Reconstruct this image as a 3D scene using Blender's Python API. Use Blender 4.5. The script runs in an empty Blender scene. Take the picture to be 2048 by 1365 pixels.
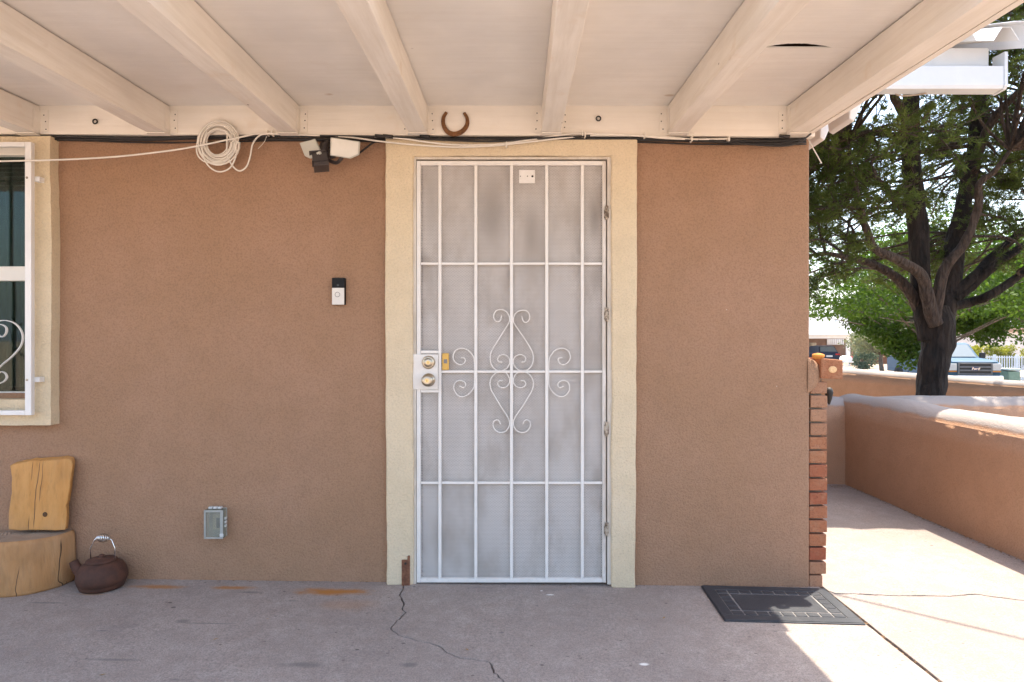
import bpy, bmesh, math, random
import numpy as np
from mathutils import Vector, Matrix, noise

R = math.radians
S = bpy.context.scene
COL = S.collection
random.seed(7)
rng = np.random.default_rng(7)

# ------------------------------------------------------------------ camera, sky, sun, exposure
H = 1.185                      # eye height
F = 2048 * 23 / 36             # focal length in photo pixels
D = 3.19                       # distance to the front wall
cam_d = bpy.data.cameras.new('camera'); cam = bpy.data.objects.new('camera', cam_d)
COL.objects.link(cam); S.camera = cam
cam.location = (0, 0, H); cam.rotation_euler = (R(90), 0, 0)
cam_d.lens = 23; cam_d.sensor_width = 36; cam_d.clip_start = .05; cam_d.clip_end = 20000

SUN = Vector((.255, .24, 1)).normalized()      # direction towards the sun
elev = math.asin(SUN.z)
world = bpy.data.worlds.new('World'); S.world = world; world.use_nodes = True
wn = world.node_tree; bg = wn.nodes['Background']
sky = wn.nodes.new('ShaderNodeTexSky'); sky.sky_type = 'NISHITA'; sky.sun_disc = False
sky.sun_elevation = elev; sky.sun_rotation = math.atan2(SUN.x, SUN.y)
sky.air_density = 1.2; sky.dust_density = 3.0
wn.links.new(sky.outputs[0], bg.inputs[0]); bg.inputs[1].default_value = .13
sd = bpy.data.lights.new('sun', 'SUN'); so = bpy.data.objects.new('sun', sd); COL.objects.link(so)
sd.energy = 2.6; sd.angle = R(.55); sd.color = (1, .92, .79)
so.rotation_euler = (-SUN).to_track_quat('-Z', 'Y').to_euler(); so.location = (4, 6, 12)
vs = S.view_settings
S.cycles.max_bounces = 8; S.cycles.diffuse_bounces = 4; S.cycles.transparent_max_bounces = 8
vs.view_transform = 'Standard'; vs.look = 'None'; vs.exposure = 2.12; vs.gamma = 1; vs.use_curve_mapping = False

# ------------------------------------------------------------------ helpers
def P(px, py, Y):
    return Vector(((px - 1024) * Y / F, Y, H - (py - 682.5) * Y / F))
def fz(x):                       # the slab falls a little to the right
    return .002 - .012 * x
def FP(px, py):                  # photo point on the slab
    Y = F * (H - .002) / ((py - 682.5) - .012 * (px - 1024))
    X = (px - 1024) * Y / F
    return Vector((X, Y, fz(X)))
def rj(a): return random.uniform(-a, a)

class MB:
    def __init__(s): s.v = []; s.f = []; s.sm = []
    def add(s, vs_, fs, smooth=False):
        o = len(s.v); s.v += [tuple(p) for p in vs_]
        s.f += [tuple(i + o for i in f) for f in fs]; s.sm += [smooth] * len(fs)
        return s
    def box(s, x0, x1, y0, y1, z0, z1):
        v = [(x, y, z) for x in (x0, x1) for y in (y0, y1) for z in (z0, z1)]
        return s.add(v, [(0, 1, 3, 2), (4, 6, 7, 5), (0, 4, 5, 1), (2, 3, 7, 6), (0, 2, 6, 4), (1, 5, 7, 3)])
    def hexa(s, b, t):           # four bottom, four top corners
        return s.add(list(b) + list(t), [(3, 2, 1, 0), (4, 5, 6, 7), (0, 1, 5, 4), (1, 2, 6, 5), (2, 3, 7, 6), (3, 0, 4, 7)])
    def tube(s, pts, r, n=8, cap=True, flat=None):
        pts = [Vector(p) for p in pts]; k = len(pts)
        rs = r if isinstance(r, (list, tuple)) else [r] * k
        v = []; up = None
        for i, p in enumerate(pts):
            t = (pts[min(i + 1, k - 1)] - pts[max(i - 1, 0)]).normalized()
            if up is None:
                a = Vector((0, 0, 1)) if abs(t.z) < .9 else Vector((0, 1, 0))
                up = (a - t * a.dot(t)).normalized()
            else:
                up = (up - t * up.dot(t))
                up = up.normalized() if up.length > 1e-6 else t.orthogonal().normalized()
            b = t.cross(up)
            for j in range(n):
                a = 2 * math.pi * j / n
                v.append(p + (up * math.cos(a) + b * math.sin(a)) * rs[i])
        fs = []
        for i in range(k - 1):
            for j in range(n):
                fs.append((i * n + j, i * n + (j + 1) % n, (i + 1) * n + (j + 1) % n, (i + 1) * n + j))
        s.add(v, fs, True)
        if cap:
            o = len(s.v) - len(v)
            s.f += [tuple(o + j for j in reversed(range(n))), tuple(o + (k - 1) * n + j for j in range(n))]; s.sm += [False] * 2
        return s
    def ribbon(s, pts, w, t):    # flat iron strip: pts in XZ plane at given y, w deep in y, t thick
        k = len(pts); v = []
        for i, p in enumerate(pts):
            p = Vector(p); tg = (Vector(pts[min(i + 1, k - 1)]) - Vector(pts[max(i - 1, 0)])).normalized()
            nn = Vector((tg.z, 0, -tg.x)) * t / 2
            v += [p + nn + Vector((0, -w / 2, 0)), p + nn + Vector((0, w / 2, 0)), p - nn + Vector((0, w / 2, 0)), p - nn + Vector((0, -w / 2, 0))]
        fs = [(0, 1, 2, 3), tuple(4 * (k - 1) + j for j in (3, 2, 1, 0))]
        for i in range(k - 1):
            for j in range(4):
                fs.append((4 * i + j, 4 * (i + 1) + j, 4 * (i + 1) + (j + 1) % 4, 4 * i + (j + 1) % 4))
        return s.add(v, fs)
    def lathe(s, prof, c, axis='Z', n=32, squash=1.0, smooth=True):
        v = []; k = len(prof)
        for r, h in prof:
            for j in range(n):
                a = 2 * math.pi * j / n; x = r * math.cos(a); y = r * math.sin(a) * squash
                if axis == 'Z': v.append((c[0] + x, c[1] + y, c[2] + h))
                elif axis == 'Y': v.append((c[0] + x, c[1] + h, c[2] + y))
                else: v.append((c[0] + h, c[1] + x, c[2] + y))
        fs = [(i * n + j, i * n + (j + 1) % n, (i + 1) * n + (j + 1) % n, (i + 1) * n + j) for i in range(k - 1) for j in range(n)]
        s.add(v, fs, smooth); o = len(s.v) - len(v)
        s.f += [tuple(o + j for j in reversed(range(n))), tuple(o + (k - 1) * n + j for j in range(n))]; s.sm += [False] * 2
        return s
    def prism(s, poly, y0, y1):  # polygon of (x, z), extruded in y
        k = len(poly)
        v = [(x, y0, z) for x, z in poly] + [(x, y1, z) for x, z in poly]
        return s.add(v, [tuple(range(k)), tuple(range(2 * k - 1, k - 1, -1))] + [(i, i + k, (i + 1) % k + k, (i + 1) % k) for i in range(k)])
    def prismz(s, poly, z0, z1): # polygon of (x, y), z may be functions
        k = len(poly); g0 = z0 if callable(z0) else (lambda x: z0); g1 = z1 if callable(z1) else (lambda x: z1)
        v = [(x, y, g0(x)) for x, y in poly] + [(x, y, g1(x)) for x, y in poly]
        return s.add(v, [tuple(reversed(range(k))), tuple(range(k, 2 * k))] + [(i, (i + 1) % k, (i + 1) % k + k, i + k) for i in range(k)])
    def prismx(s, poly, x0, x1): # polygon of (y, z), extruded in x
        k = len(poly)
        v = [(x0, y, z) for y, z in poly] + [(x1, y, z) for y, z in poly]
        return s.add(v, [tuple(range(k)), tuple(range(2 * k - 1, k - 1, -1))] + [(i, i + k, (i + 1) % k + k, (i + 1) % k) for i in range(k)])
    def xf(s, M):
        s.v = [tuple(M @ Vector(p)) for p in s.v]; return s
    def build(s, name, mat, parent=None, bevel=0, seg=2, fix=True, auto=True):
        me = bpy.data.meshes.new(name); me.from_pydata(s.v, [], s.f)
        me.polygons.foreach_set('use_smooth', s.sm)
        if fix:
            bm = bmesh.new(); bm.from_mesh(me); bmesh.ops.recalc_face_normals(bm, faces=bm.faces); bm.to_mesh(me); bm.free()
        me.materials.append(mat); me.update()
        o = bpy.data.objects.new(name, me); COL.objects.link(o); o.parent = parent
        if bevel:
            b = o.modifiers.new('bevel', 'BEVEL'); b.width = bevel; b.segments = seg; b.limit_method = 'ANGLE'; b.angle_limit = R(35)
        return o

def tag(o, label=None, cat=None, group=None, kind=None):
    for k, v in (('label', label), ('category', cat), ('group', group), ('kind', kind)):
        if v: o[k] = v
    return o
def empty(name, loc, label=None, cat=None, group=None, kind=None):
    o = bpy.data.objects.new(name, None); COL.objects.link(o); o.location = loc; o.empty_display_size = .1
    return tag(o, label, cat, group, kind)
def settle(root):                # parts are modelled in world space; keep them there under a root that is not at the origin
    bpy.context.view_layer.update()
    M = Matrix.Translation(root.location).inverted()
    for c in root.children:
        c.matrix_parent_inverse = M
def spline(pts, k=6):            # Catmull-Rom through points
    pts = [Vector(p) for p in pts]; q = [pts[0] * 2 - pts[1]] + pts + [pts[-1] * 2 - pts[-2]]; out = []
    for i in range(1, len(q) - 2):
        a, b, c, d = q[i - 1:i + 3]
        for j in range(k):
            t = j / k
            out.append(.5 * (2 * b + (c - a) * t + (2 * a - 5 * b + 4 * c - d) * t * t + (3 * b - a - 3 * c + d) * t ** 3))
    out.append(pts[-1]); return out

# ------------------------------------------------------------------ materials
class NT:
    def __init__(s, name):
        s.m = bpy.data.materials.new(name); s.m.use_nodes = True; s.t = s.m.node_tree
        s.b = s.t.nodes['Principled BSDF']; s.out = s.t.nodes['Material Output']
        s.co = None
    def n(s, typ, **kw):
        nd = s.t.nodes.new(typ)
        for k, v in kw.items(): setattr(nd, k, v)
        return nd
    def l(s, a, b):
        if isinstance(a, (int, float)): b.default_value = a
        elif isinstance(a, tuple): b.default_value = a if len(a) == len(b.default_value) else (*a, 1)
        else: s.t.links.new(a, b)
    def coord(s, scale=(1, 1, 1), rot=(0, 0, 0)):
        if s.co is None: s.co = s.n('ShaderNodeTexCoord').outputs['Object']
        mp = s.n('ShaderNodeMapping'); s.l(s.co, mp.inputs[0]); mp.inputs['Scale'].default_value = scale; mp.inputs['Rotation'].default_value = rot
        return mp.outputs[0]
    def noise(s, scale, detail=4, rough=.55, stretch=(1, 1, 1), dist=0):
        nd = s.n('ShaderNodeTexNoise'); s.l(s.coord(stretch), nd.inputs['Vector'])
        nd.inputs['Scale'].default_value = scale; nd.inputs['Detail'].default_value = detail; nd.inputs['Roughness'].default_value = rough
        nd.inputs['Distortion'].default_value = dist
        return nd.outputs[0]
    def voro(s, scale, stretch=(1, 1, 1), feature='F1', rnd=1):
        nd = s.n('ShaderNodeTexVoronoi'); nd.feature = feature; s.l(s.coord(stretch), nd.inputs['Vector']); nd.inputs['Scale'].default_value = scale
        nd.inputs['Randomness'].default_value = rnd
        return nd.outputs['Distance']
    def math(s, op, a, b=0.0, c=None):
        nd = s.n('ShaderNodeMath', operation=op); s.l(a, nd.inputs[0]); s.l(b, nd.inputs[1])
        if c is not None: s.l(c, nd.inputs[2])
        return nd.outputs[0]
    def ramp(s, x, lo, hi, a=0.0, b=1.0):
        nd = s.n('ShaderNodeMapRange'); nd.interpolation_type = 'SMOOTHSTEP'; s.l(x, nd.inputs[0])
        for i, v in enumerate((lo, hi, a, b)): nd.inputs[i + 1].default_value = v
        return nd.outputs[0]
    def mix(s, fac, a, b, blend='MIX'):
        nd = s.n('ShaderNodeMix', data_type='RGBA', blend_type=blend); s.l(fac, nd.inputs[0]); s.l(a, nd.inputs[6]); s.l(b, nd.inputs[7])
        return nd.outputs[2]
    def xyz(s):
        if s.co is None: s.coord()
        nd = s.n('ShaderNodeSeparateXYZ'); s.l(s.co, nd.inputs[0]); return nd.outputs
    def ellipse(s, ax1, ax2, c, r, nz, soft=.5):   # wear patch with a noisy outline
        x = s.xyz()
        a = s.math('POWER', s.math('DIVIDE', s.math('SUBTRACT', x[ax1], c[0]), r[0]), 2)
        b = s.math('POWER', s.math('DIVIDE', s.math('SUBTRACT', x[ax2], c[1]), r[1]), 2)
        d = s.math('ADD', s.math('SQRT', s.math('ADD', a, b)), s.math('MULTIPLY', s.math('SUBTRACT', nz, .5), 1.6))
        return s.ramp(d, 1 + soft * .3, 1 - soft, 0, 1)
    def bump(s, h, dist, strength=1.0):
        nd = s.n('ShaderNodeBump'); nd.inputs['Distance'].default_value = dist; nd.inputs['Strength'].default_value = strength
        s.l(h, nd.inputs['Height']); s.l(nd.outputs[0], s.b.inputs['Normal'])
    def col(s, c): s.l(c, s.b.inputs['Base Color'])
    def set(s, **kw):
        for k, v in kw.items(): s.b.inputs[k.replace('_', ' ')].default_value = v
        return s.m
def sc(c, k): return tuple(min(1, x * k) for x in c)

def simple(name, c, rough=.6, var=.12, scale=8, bump=0, bscale=60, metal=0, stretch=(1, 1, 1), spec=.4):
    t = NT(name); nz = t.noise(scale, 5, .6, stretch)
    t.col(t.mix(t.ramp(nz, .3, .7), sc(c, 1 - var), sc(c, 1 + var)))
    if bump: t.bump(t.noise(bscale, 3, .6, stretch), bump)
    t.set(Roughness=rough, Metallic=metal); t.b.inputs['Specular IOR Level'].default_value = spec
    return t.m

def stucco(name, c, c2, grain=130, amt=.005, worm=.5, dark=.38, cap=False):
    t = NT(name)
    fine = t.noise(grain, 3, .6); big = t.noise(1.6, 4, .6); mid = t.noise(9, 4, .6)
    sw = t.noise(grain * .45, 1, .5, (1, 1, 1), 1.6)
    base = t.mix(t.ramp(big, .3, .7), c, c2)
    base = t.mix(t.ramp(mid, .35, .75, 0, .35), base, sc(c, .82))
    base = t.mix(t.ramp(fine, .3, .6, dark, 0), base, sc(c, .5))
    if cap:          # weathered, unpainted skim coat along the top of the garden walls
        at_ = t.n('ShaderNodeAttribute'); at_.attribute_name = 'cap'
        zz = t.math('ADD', at_.outputs['Fac'], t.math('MULTIPLY', t.math('SUBTRACT', t.noise(7, 4, .6), .5), .5))
        base = t.mix(t.ramp(zz, .15, .42, 0, .9), base, (.34, .305, .28))
    specks = t.ramp(t.voro(11, (1, 0, 1)), .03, .014)
    base = t.mix(t.math('MULTIPLY', specks, t.ramp(t.noise(5, 1), .58, .64)), base, (.75, .68, .58))
    t.col(base)
    t.bump(t.math('ADD', fine, t.math('MULTIPLY', sw, worm)), amt)
    return t.set(Roughness=.93)

M_wall = stucco('stucco_tan', (.355, .205, .118), (.385, .225, .14))
M_trim = stucco('stucco_cream', (.70, .565, .375), (.73, .60, .42), 110, .005, .6, .2)
M_garden = stucco('stucco_garden', (.42, .235, .135), (.46, .27, .165), 120, .004, .6, .3, True)

def concrete(stains=True):
    t = NT('concrete' if stains else 'concrete_plain'); c = (.43, .36, .31) if stains else (.38, .325, .285)
    n1 = t.noise(1.3, 5, .62); n2 = t.noise(11, 5, .65); n3 = t.noise(170, 2, .6); ns = t.noise(5, 5, .7, (.45, 1, 1))
    col = t.mix(t.ramp(n1, .28, .72), sc(c, .80), sc(c, 1.08))
    col = t.mix(t.ramp(n2, .3, .75, .55, 0), col, (.28, .215, .18))
    col = t.mix(t.ramp(n3, .35, .6, .55, 0), col, sc(c, .4))
    col = t.mix(t.ramp(ns, .56, .74, 0, .55), col, (.22, .185, .17))
    # dark flecks and spots
    sp = t.math('MULTIPLY', t.ramp(t.voro(11, (.7, 1, 0)), .10, .06), t.ramp(t.noise(7, 2), .55, .58))
    col = t.mix(t.math('MULTIPLY', sp, .85), col, (.07, .055, .05))
    sp2 = t.math('MULTIPLY', t.ramp(t.voro(30, (.6, 1, 0)), .15, .08), t.ramp(t.noise(8, 2), .52, .60))
    col = t.mix(t.math('MULTIPLY', sp2, .75), col, (.10, .075, .06))
    gr = t.noise(60, 4, .75); col = t.mix(t.ramp(gr, .42, .66, 0, .38), col, (.20, .155, .135))
    lt = t.math('MULTIPLY', t.ramp(t.voro(70, (1, 1, 0)), .20, .10), t.ramp(t.noise(9, 2), .45, .6)); col = t.mix(t.math('MULTIPLY', lt, .35), col, (.62, .56, .50))
    if stains:
        nz = t.noise(22, 5, .75, (.5, 1, 1)); nzf = t.noise(9, 4, .7)
        for (px, py, rx, ry, k) in ((663, 1184, .155, .032, .95), (466, 1176, .085, .017, .8), (312, 1174, .12, .018, .75), (180, 1189, .06, .01, .5), (690, 1210, .11, .05, .25)):
            p = FP(px, py)
            col = t.mix(t.math('MULTIPLY', t.ellipse(0, 1, (p.x, p.y), (rx * 1.3, ry * 1.5), nz, .8), k), col, (.40, .155, .02))
        for (px, py, rx, ry) in ((365, 1243, .035, .02), (410, 1247, .12, .006), (600, 1330, .11, .022), (585, 1202, .03, .008), (230, 1320, .12, .012), (500, 1185, .05, .012), (205, 1262, .03, .006), (820, 1330, .03, .02), (350, 1360, .03, .01), (90, 1206, .1, .008), (1003, 1266, .011, .008), (1224, 1207, .012, .006), (1074, 1212, .01, .006), (1550, 1263, .012, .008), (1800, 1330, .01, .008)):
            p = FP(px, py)
            col = t.mix(t.math('MULTIPLY', t.ellipse(0, 1, (p.x, p.y), (rx, ry), nzf, .8), .6), col, (.12, .11, .105))
        for (px, py, rx, ry) in ((1100, 1190, .02, .008), (1083, 1182, .008, .006), (1288, 1329, .02, .01)):
            p = FP(px, py)
            col = t.mix(t.math('MULTIPLY', t.ellipse(0, 1, (p.x, p.y), (rx, ry), nzf, .6), .9), col, (.8, .78, .72))
    t.col(col)
    t.bump(t.math('ADD', t.math('MULTIPLY', n3, .6), n2), .004)
    return t.set(Roughness=.9)
M_conc = concrete(); M_conc2 = concrete(False)

def painted_wood(name, c, stretch, k=1.0, kst=(1, .6, 1)):
    t = NT(name); g = t.noise(34, 6, .65, stretch); b = t.noise(2.2, 4, .6); sp = t.noise(6, 4, .6)
    col = t.mix(t.ramp(b, .3, .7), sc(c, .93), sc(c, 1.04))
    col = t.mix(t.ramp(g, .3, .62, .32 * k, 0), col, sc((c[0], c[1] * .93, c[2] * .84), .74))
    knots = t.math('MULTIPLY', t.ramp(t.voro(3.1, kst), .06, .02), t.ramp(t.noise(3.3, 1), .48, .55))
    col = t.mix(t.math('MULTIPLY', knots, .55), col, (.45, .30, .16))
    pin = t.math('MULTIPLY', t.ramp(t.voro(6, kst), .035, .015), t.ramp(t.noise(4.1, 1), .52, .58))
    col = t.mix(t.math('MULTIPLY', pin, .8), col, (.16, .09, .05))
    col = t.mix(t.ramp(sp, .6, .78, 0, .35 * k), col, (.62, .46, .29))
    t.col(col); t.bump(t.math('ADD', g, t.math('MULTIPLY', sp, .5)), .0022)
    return t.set(Roughness=.62)
M_raft = painted_wood('paint_rafter', (.81, .755, .68), (1, .06, 1), 1.15)
M_ply = painted_wood('paint_plywood', (.84, .80, .745), (.05, 1, 1), .35, (.6, 1, 0))
M_led = painted_wood('paint_ledger', (.81, .75, .665), (.05, 1, 1), .6, (.6, 0, 1))
M_white = simple('white_metal', (.76, .74, .71), .42, .05, 6)
M_doorw = None
def door_paint():
    t = NT('door_paint'); c = (.80, .765, .715); z = t.xyz()
    n = t.noise(26, 5, .7); chip = t.ramp(t.noise(60, 4, .75), .66, .70)
    low = t.ramp(z[2], .12, .0)
    k = t.math('MULTIPLY', chip, t.math('ADD', .12, t.math('MULTIPLY', low, .8)))
    col = t.mix(t.ramp(n, .35, .7, .18, 0), c, (.55, .48, .40))
    col = t.mix(k, col, (.16, .07, .035))
    # grime along the hinge stile
    hx = t.math('MULTIPLY', t.ramp(z[0], .425, .46), t.ramp(t.noise(7, 5, .7, (1, 1, .4)), .30, .62))
    col = t.mix(t.math('MULTIPLY', hx, .75), col, (.36, .27, .18))
    t.col(col); t.bump(n, .0008)
    return t.set(Roughness=.45)
M_door = door_paint()
def perforated():
    t = NT('perforated_sheet'); z = t.xyz(); p = .0072
    u = t.math('DIVIDE', z[0], p); v = t.math('DIVIDE', z[2], p * .866)
    row = t.math('FLOOR', v); u2 = t.math('ADD', u, t.math('MULTIPLY', t.math('MODULO', row, 2), .5))
    fu = t.math('SUBTRACT', t.math('FRACT', u2), .5); fv = t.math('MULTIPLY', t.math('SUBTRACT', t.math('FRACT', v), .5), .866)
    d = t.math('SQRT', t.math('ADD', t.math('POWER', fu, 2), t.math('POWER', fv, 2)))
    hole = t.ramp(d, .39, .35)
    n1 = t.noise(2.6, 4, .6); n2 = t.noise(7, 4, .65, (1, 1, .5)); c = (.77, .715, .67)
    col = t.mix(t.ramp(n1, .3, .7), sc(c, .93), sc(c, 1.05))
    col = t.mix(t.ramp(n2, .42, .70, 0, .6), col, (.44, .37, .31))
    for (px, py, rx, ry, k) in ((985, 430, .07, .22, .75), (1062, 470, .05, .2, .6), (1190, 430, .035, .12, .8), (1190, 560, .03, .1, .35), (862, 420, .03, .2, .25), (862, 560, .03, .1, .25), (905, 640, .06, .3, .16), (1125, 620, .05, .2, .16), (985, 800, .07, .15, .15), (905, 860, .05, .2, .14), (1060, 900, .05, .15, .12)):
        q = P(px, py, 3.185)
        col = t.mix(t.math('MULTIPLY', t.ellipse(0, 2, (q.x, q.z), (rx, ry), n2, 1.0), k), col, (.30, .26, .235))
    t.col(col); t.set(Roughness=.5)
    tr = t.n('ShaderNodeBsdfTransparent'); mx = t.n('ShaderNodeMixShader')
    t.l(hole, mx.inputs[0]); t.l(t.b.outputs[0], mx.inputs[1]); t.l(tr.outputs[0], mx.inputs[2]); t.l(mx.outputs[0], t.out.inputs[0])
    return t.m
M_perf = perforated()
def hinge_mat():
    t = NT('rusty_painted_steel'); n = t.noise(45, 5, .7)
    t.col(t.mix(t.ramp(n, .4, .6), (.52, .44, .34), (.11, .07, .045))); t.bump(n, .001); return t.set(Roughness=.7)
M_hinge = hinge_mat()
M_jamb = None
def jamb():
    t = NT('jamb_paint'); z = t.xyz(); n = t.noise(9, 5, .7, (1, 1, .35))
    c = (.66, .60, .52); col = t.mix(t.ramp(n, .38, .68, 0, .7), c, (.42, .35, .26)); t.col(col); t.bump(n, .001)
    return t.set(Roughness=.6)
M_jamb = jamb()
M_brassy = simple('satin_nickel', (.50, .43, .33), .32, .06, 30, metal=1)
M_dark = simple('dark_iron', (.03, .025, .02), .6, .2, 40)
M_black = simple('black_cable', (.022, .020, .02), .5, .2, 30)
M_cable = simple('white_cable', (.74, .69, .61), .5, .06, 12)
M_bronze = simple('bronze_plastic', (.060, .048, .045), .4, .12, 30)
M_lens = simple('frosted_lens', (.72, .69, .62), .35, .05, 10)
M_lens2 = simple('frosted_lens_grey', (.50, .49, .43), .35, .05, 10)
M_bellblk = simple('gloss_black', (.006, .006, .007), .45, .1, 10, spec=.2)
M_bellslv = simple('satin_silver', (.70, .66, .60), .4, .04, 10)
def rust(name, a, b, sc_=40):
    t = NT(name); n = t.noise(sc_, 6, .7); n2 = t.noise(sc_ * .2, 4, .6)
    col = t.mix(t.ramp(n, .35, .65), a, b); col = t.mix(t.ramp(n2, .5, .75, 0, .5), col, sc(a, .5)); t.col(col); t.bump(n, .0015)
    return t.set(Roughness=.8)
M_rust = rust('rust', (.10, .04, .015), (.20, .085, .025), 60)
M_kettle = rust('rusted_iron', (.062, .024, .014), (.10, .038, .021), 22)
M_bracket = rust('rust_bracket', (.13, .05, .025), (.24, .10, .05), 40)
M_chrome = simple('spring_wire', (.75, .74, .72), .22, .05, 20, metal=1)
M_rubber = None
def rubber():
    t = NT('rubber'); n = t.noise(5, 4, .6); f_ = t.noise(240, 2)
    t.col(t.mix(t.ramp(n, .45, .75, 0, .5), (.028, .031, .038), (.075, .076, .08))); t.bump(f_, .0012)
    t.b.inputs['Specular IOR Level'].default_value = .5
    return t.set(Roughness=.52)
M_rubber = rubber()
def dusty():
    t = NT('rubber_groove'); n = t.noise(9, 4, .6)
    t.col(t.mix(t.ramp(n, .35, .7), (.15, .145, .14), (.32, .29, .265))); return t.set(Roughness=.9)
M_groove = dusty()
def brick(name, a, b):
    t = NT(name); oi = t.n('ShaderNodeObjectInfo'); n = t.noise(18, 5, .7); f_ = t.noise(120, 3, .6)
    col = t.mix(oi.outputs['Random'], a, b); col = t.mix(t.ramp(n, .45, .75, 0, .6), col, (.40, .235, .14))
    col = t.mix(t.ramp(f_, .3, .5, .5, 0), col, sc(a, .45)); t.col(col); t.bump(t.math('ADD', n, f_), .004)
    return t.set(Roughness=.9)
M_brick = brick('brick_red', (.30, .085, .040), (.36, .15, .07))
M_brick2 = brick('brick_orange', (.34, .165, .09), (.38, .20, .115))
M_mortar = simple('mortar', (.26, .22, .18), .95, .2, 30, .003, 90)
def woodlog(name, a, b, stretch, crack=()):
    t = NT(name); g = t.noise(16, 6, .68, stretch, .6); n = t.noise(3.2, 4, .6); f_ = t.noise(70, 4, .6, stretch)
    col = t.mix(t.ramp(g, .3, .7), a, b); col = t.mix(t.ramp(n, .42, .75, 0, .7), col, sc(b, .62))
    col = t.mix(t.ramp(f_, .3, .5, .28, 0), col, sc(a, .5)); col = t.mix(t.ramp(t.noise(2.2, 5, .7, (1, 1, .5)), .54, .7, 0, .45), col, sc(b, .5))
    pale = t.noise(2.1, 3, .6, (1, 1, .6)); col = t.mix(t.ramp(pale, .52, .72, 0, .55), col, (.52, .34, .20))
    z = t.xyz(); w = t.noise(5, 3, .6, (1, 1, .5))
    for (cx, z0, z1, th) in crack:
        d = t.math('ABSOLUTE', t.math('SUBTRACT', z[0], t.math('ADD', cx, t.math('MULTIPLY', t.math('SUBTRACT', w, .5), .05))))
        k = t.math('MULTIPLY', t.ramp(d, th, th * .4), t.math('MULTIPLY', t.ramp(z[2], z0, z0 + .04), t.ramp(z[2], z1, z1 - .04)))
        col = t.mix(k, col, (.07, .035, .015))
    t.col(col); t.bump(t.math('ADD', g, f_), .004); return t.set(Roughness=.7)
M_bark_pale = woodlog('peeled_log', (.50, .27, .115), (.43, .21, .075), (1, 1, .16), [(-2.13, .0, .26, .0016), (-2.24, .0, .17, .002), (-2.31, .04, .26, .0016)])
M_plank = woodlog('split_log', (.52, .235, .055), (.60, .30, .09), (1, 1, .2), [(-2.278, .28, .62, .002), (-2.262, .40, .62, .0016), (-2.306, .50, .62, .0015), (-2.30, .26, .36, .002)])
def endgrain():
    t = NT('log_end_grain'); mp = t.n('ShaderNodeTexWave', wave_type='RINGS', rings_direction='Z'); mp.inputs['Scale'].default_value = 22; mp.inputs['Distortion'].default_value = 5; mp.inputs['Detail'].default_value = 3
    off = t.n('ShaderNodeVectorMath', operation='SUBTRACT'); t.coord(); t.l(t.co, off.inputs[0]); off.inputs[1].default_value = (-2.37, 3.14, 0); t.l(off.outputs[0], mp.inputs[0])
    n = t.noise(9, 5, .7); col = t.mix(t.ramp(mp.outputs[1], .2, .8), (.36, .26, .18), (.42, .31, .215)); col = t.mix(t.ramp(n, .4, .7, 0, .7), col, (.24, .17, .125))
    t.col(col); t.bump(t.math('ADD', n, mp.outputs[1]), .003); return t.set(Roughness=.85)
M_end = endgrain()
def glass_mat():
    t = NT('window_glass'); gl = t.n('ShaderNodeBsdfGlossy'); gl.inputs['Roughness'].default_value = .02; gl.inputs['Color'].default_value = (.9, .95, .93, 1)
    tr = t.n('ShaderNodeBsdfTransparent'); tr.inputs['Color'].default_value = (.45, .52, .49, 1); fr = t.n('ShaderNodeFresnel'); fr.inputs[0].default_value = 1.5
    mx = t.n('ShaderNodeMixShader'); t.l(t.math('MULTIPLY', fr.outputs[0], .6), mx.inputs[0]); t.l(tr.outputs[0], mx.inputs[1]); t.l(gl.outputs[0], mx.inputs[2]); t.l(mx.outputs[0], t.out.inputs[0])
    return t.m
M_glass = glass_mat()
def clearplastic():
    t = NT('cloudy_plastic'); t.col((.62, .62, .56)); t.set(Roughness=.3)
    tr = t.n('ShaderNodeBsdfTransparent'); tr.inputs['Color'].default_value = (.8, .8, .74, 1); mx = t.n('ShaderNodeMixShader'); mx.inputs[0].default_value = .8
    t.l(t.b.outputs[0], mx.inputs[1]); t.l(tr.outputs[0], mx.inputs[2]); t.l(mx.outputs[0], t.out.inputs[0]); return t.m
M_plas = clearplastic()
M_plgrey = simple('grey_plastic', (.36, .36, .33), .45, .1, 30)
M_inner = simple('inner_door_paint', (.42, .38, .34), .5, .06, 3)
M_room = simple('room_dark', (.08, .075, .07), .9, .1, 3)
M_blind = simple('blind_slats', (.50, .52, .45), .6, .05, 5)
M_vinyl = simple('white_vinyl', (.80, .77, .70), .4, .03, 5)
M_yellow = simple('yellow_plastic', (.68, .40, .09), .45, .08, 20)
M_soil = simple('soil', (.42, .31, .22), .95, .18, 2, .02, 12)

# ------------------------------------------------------------------ ground
def tz(x, y):
    d = math.hypot(x, y)
    t = min(1, max(0, (y - 12) / 10)); t = t * t * (3 - 2 * t)
    return -.09 - .008 * max(-4, min(4, x)) - .79 * t
xs = [-9000, -2500, -600, -150, -60, -30, -20, -12, -8, -5, -3, -1, 1, 2, 3, 4, 5, 6, 8, 10, 13, 16, 20, 25, 30, 36, 45, 60, 90, 150, 400, 1200, 4000, 9000]
ys = [-9000, -2500, -600, -150, -60, -30, -15, -8, -4, -2, 0, 2, 4, 6, 8, 10, 12, 13, 14, 15, 16, 17, 18, 19, 20, 21, 22, 24, 30, 40, 60, 90, 150, 400, 1200, 4000, 9000]
g = MB(); nx = len(xs)
g.add([(x, y, tz(x, y)) for y in ys for x in xs], [(j * nx + i, j * nx + i + 1, (j + 1) * nx + i + 1, (j + 1) * nx + i) for j in range(len(ys) - 1) for i in range(nx - 1)], True)
tag(g.build('ground', M_soil), kind='structure')
M_asph = simple('asphalt', (.085, .08, .078), .9, .2, 3, .006, 50)
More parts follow.
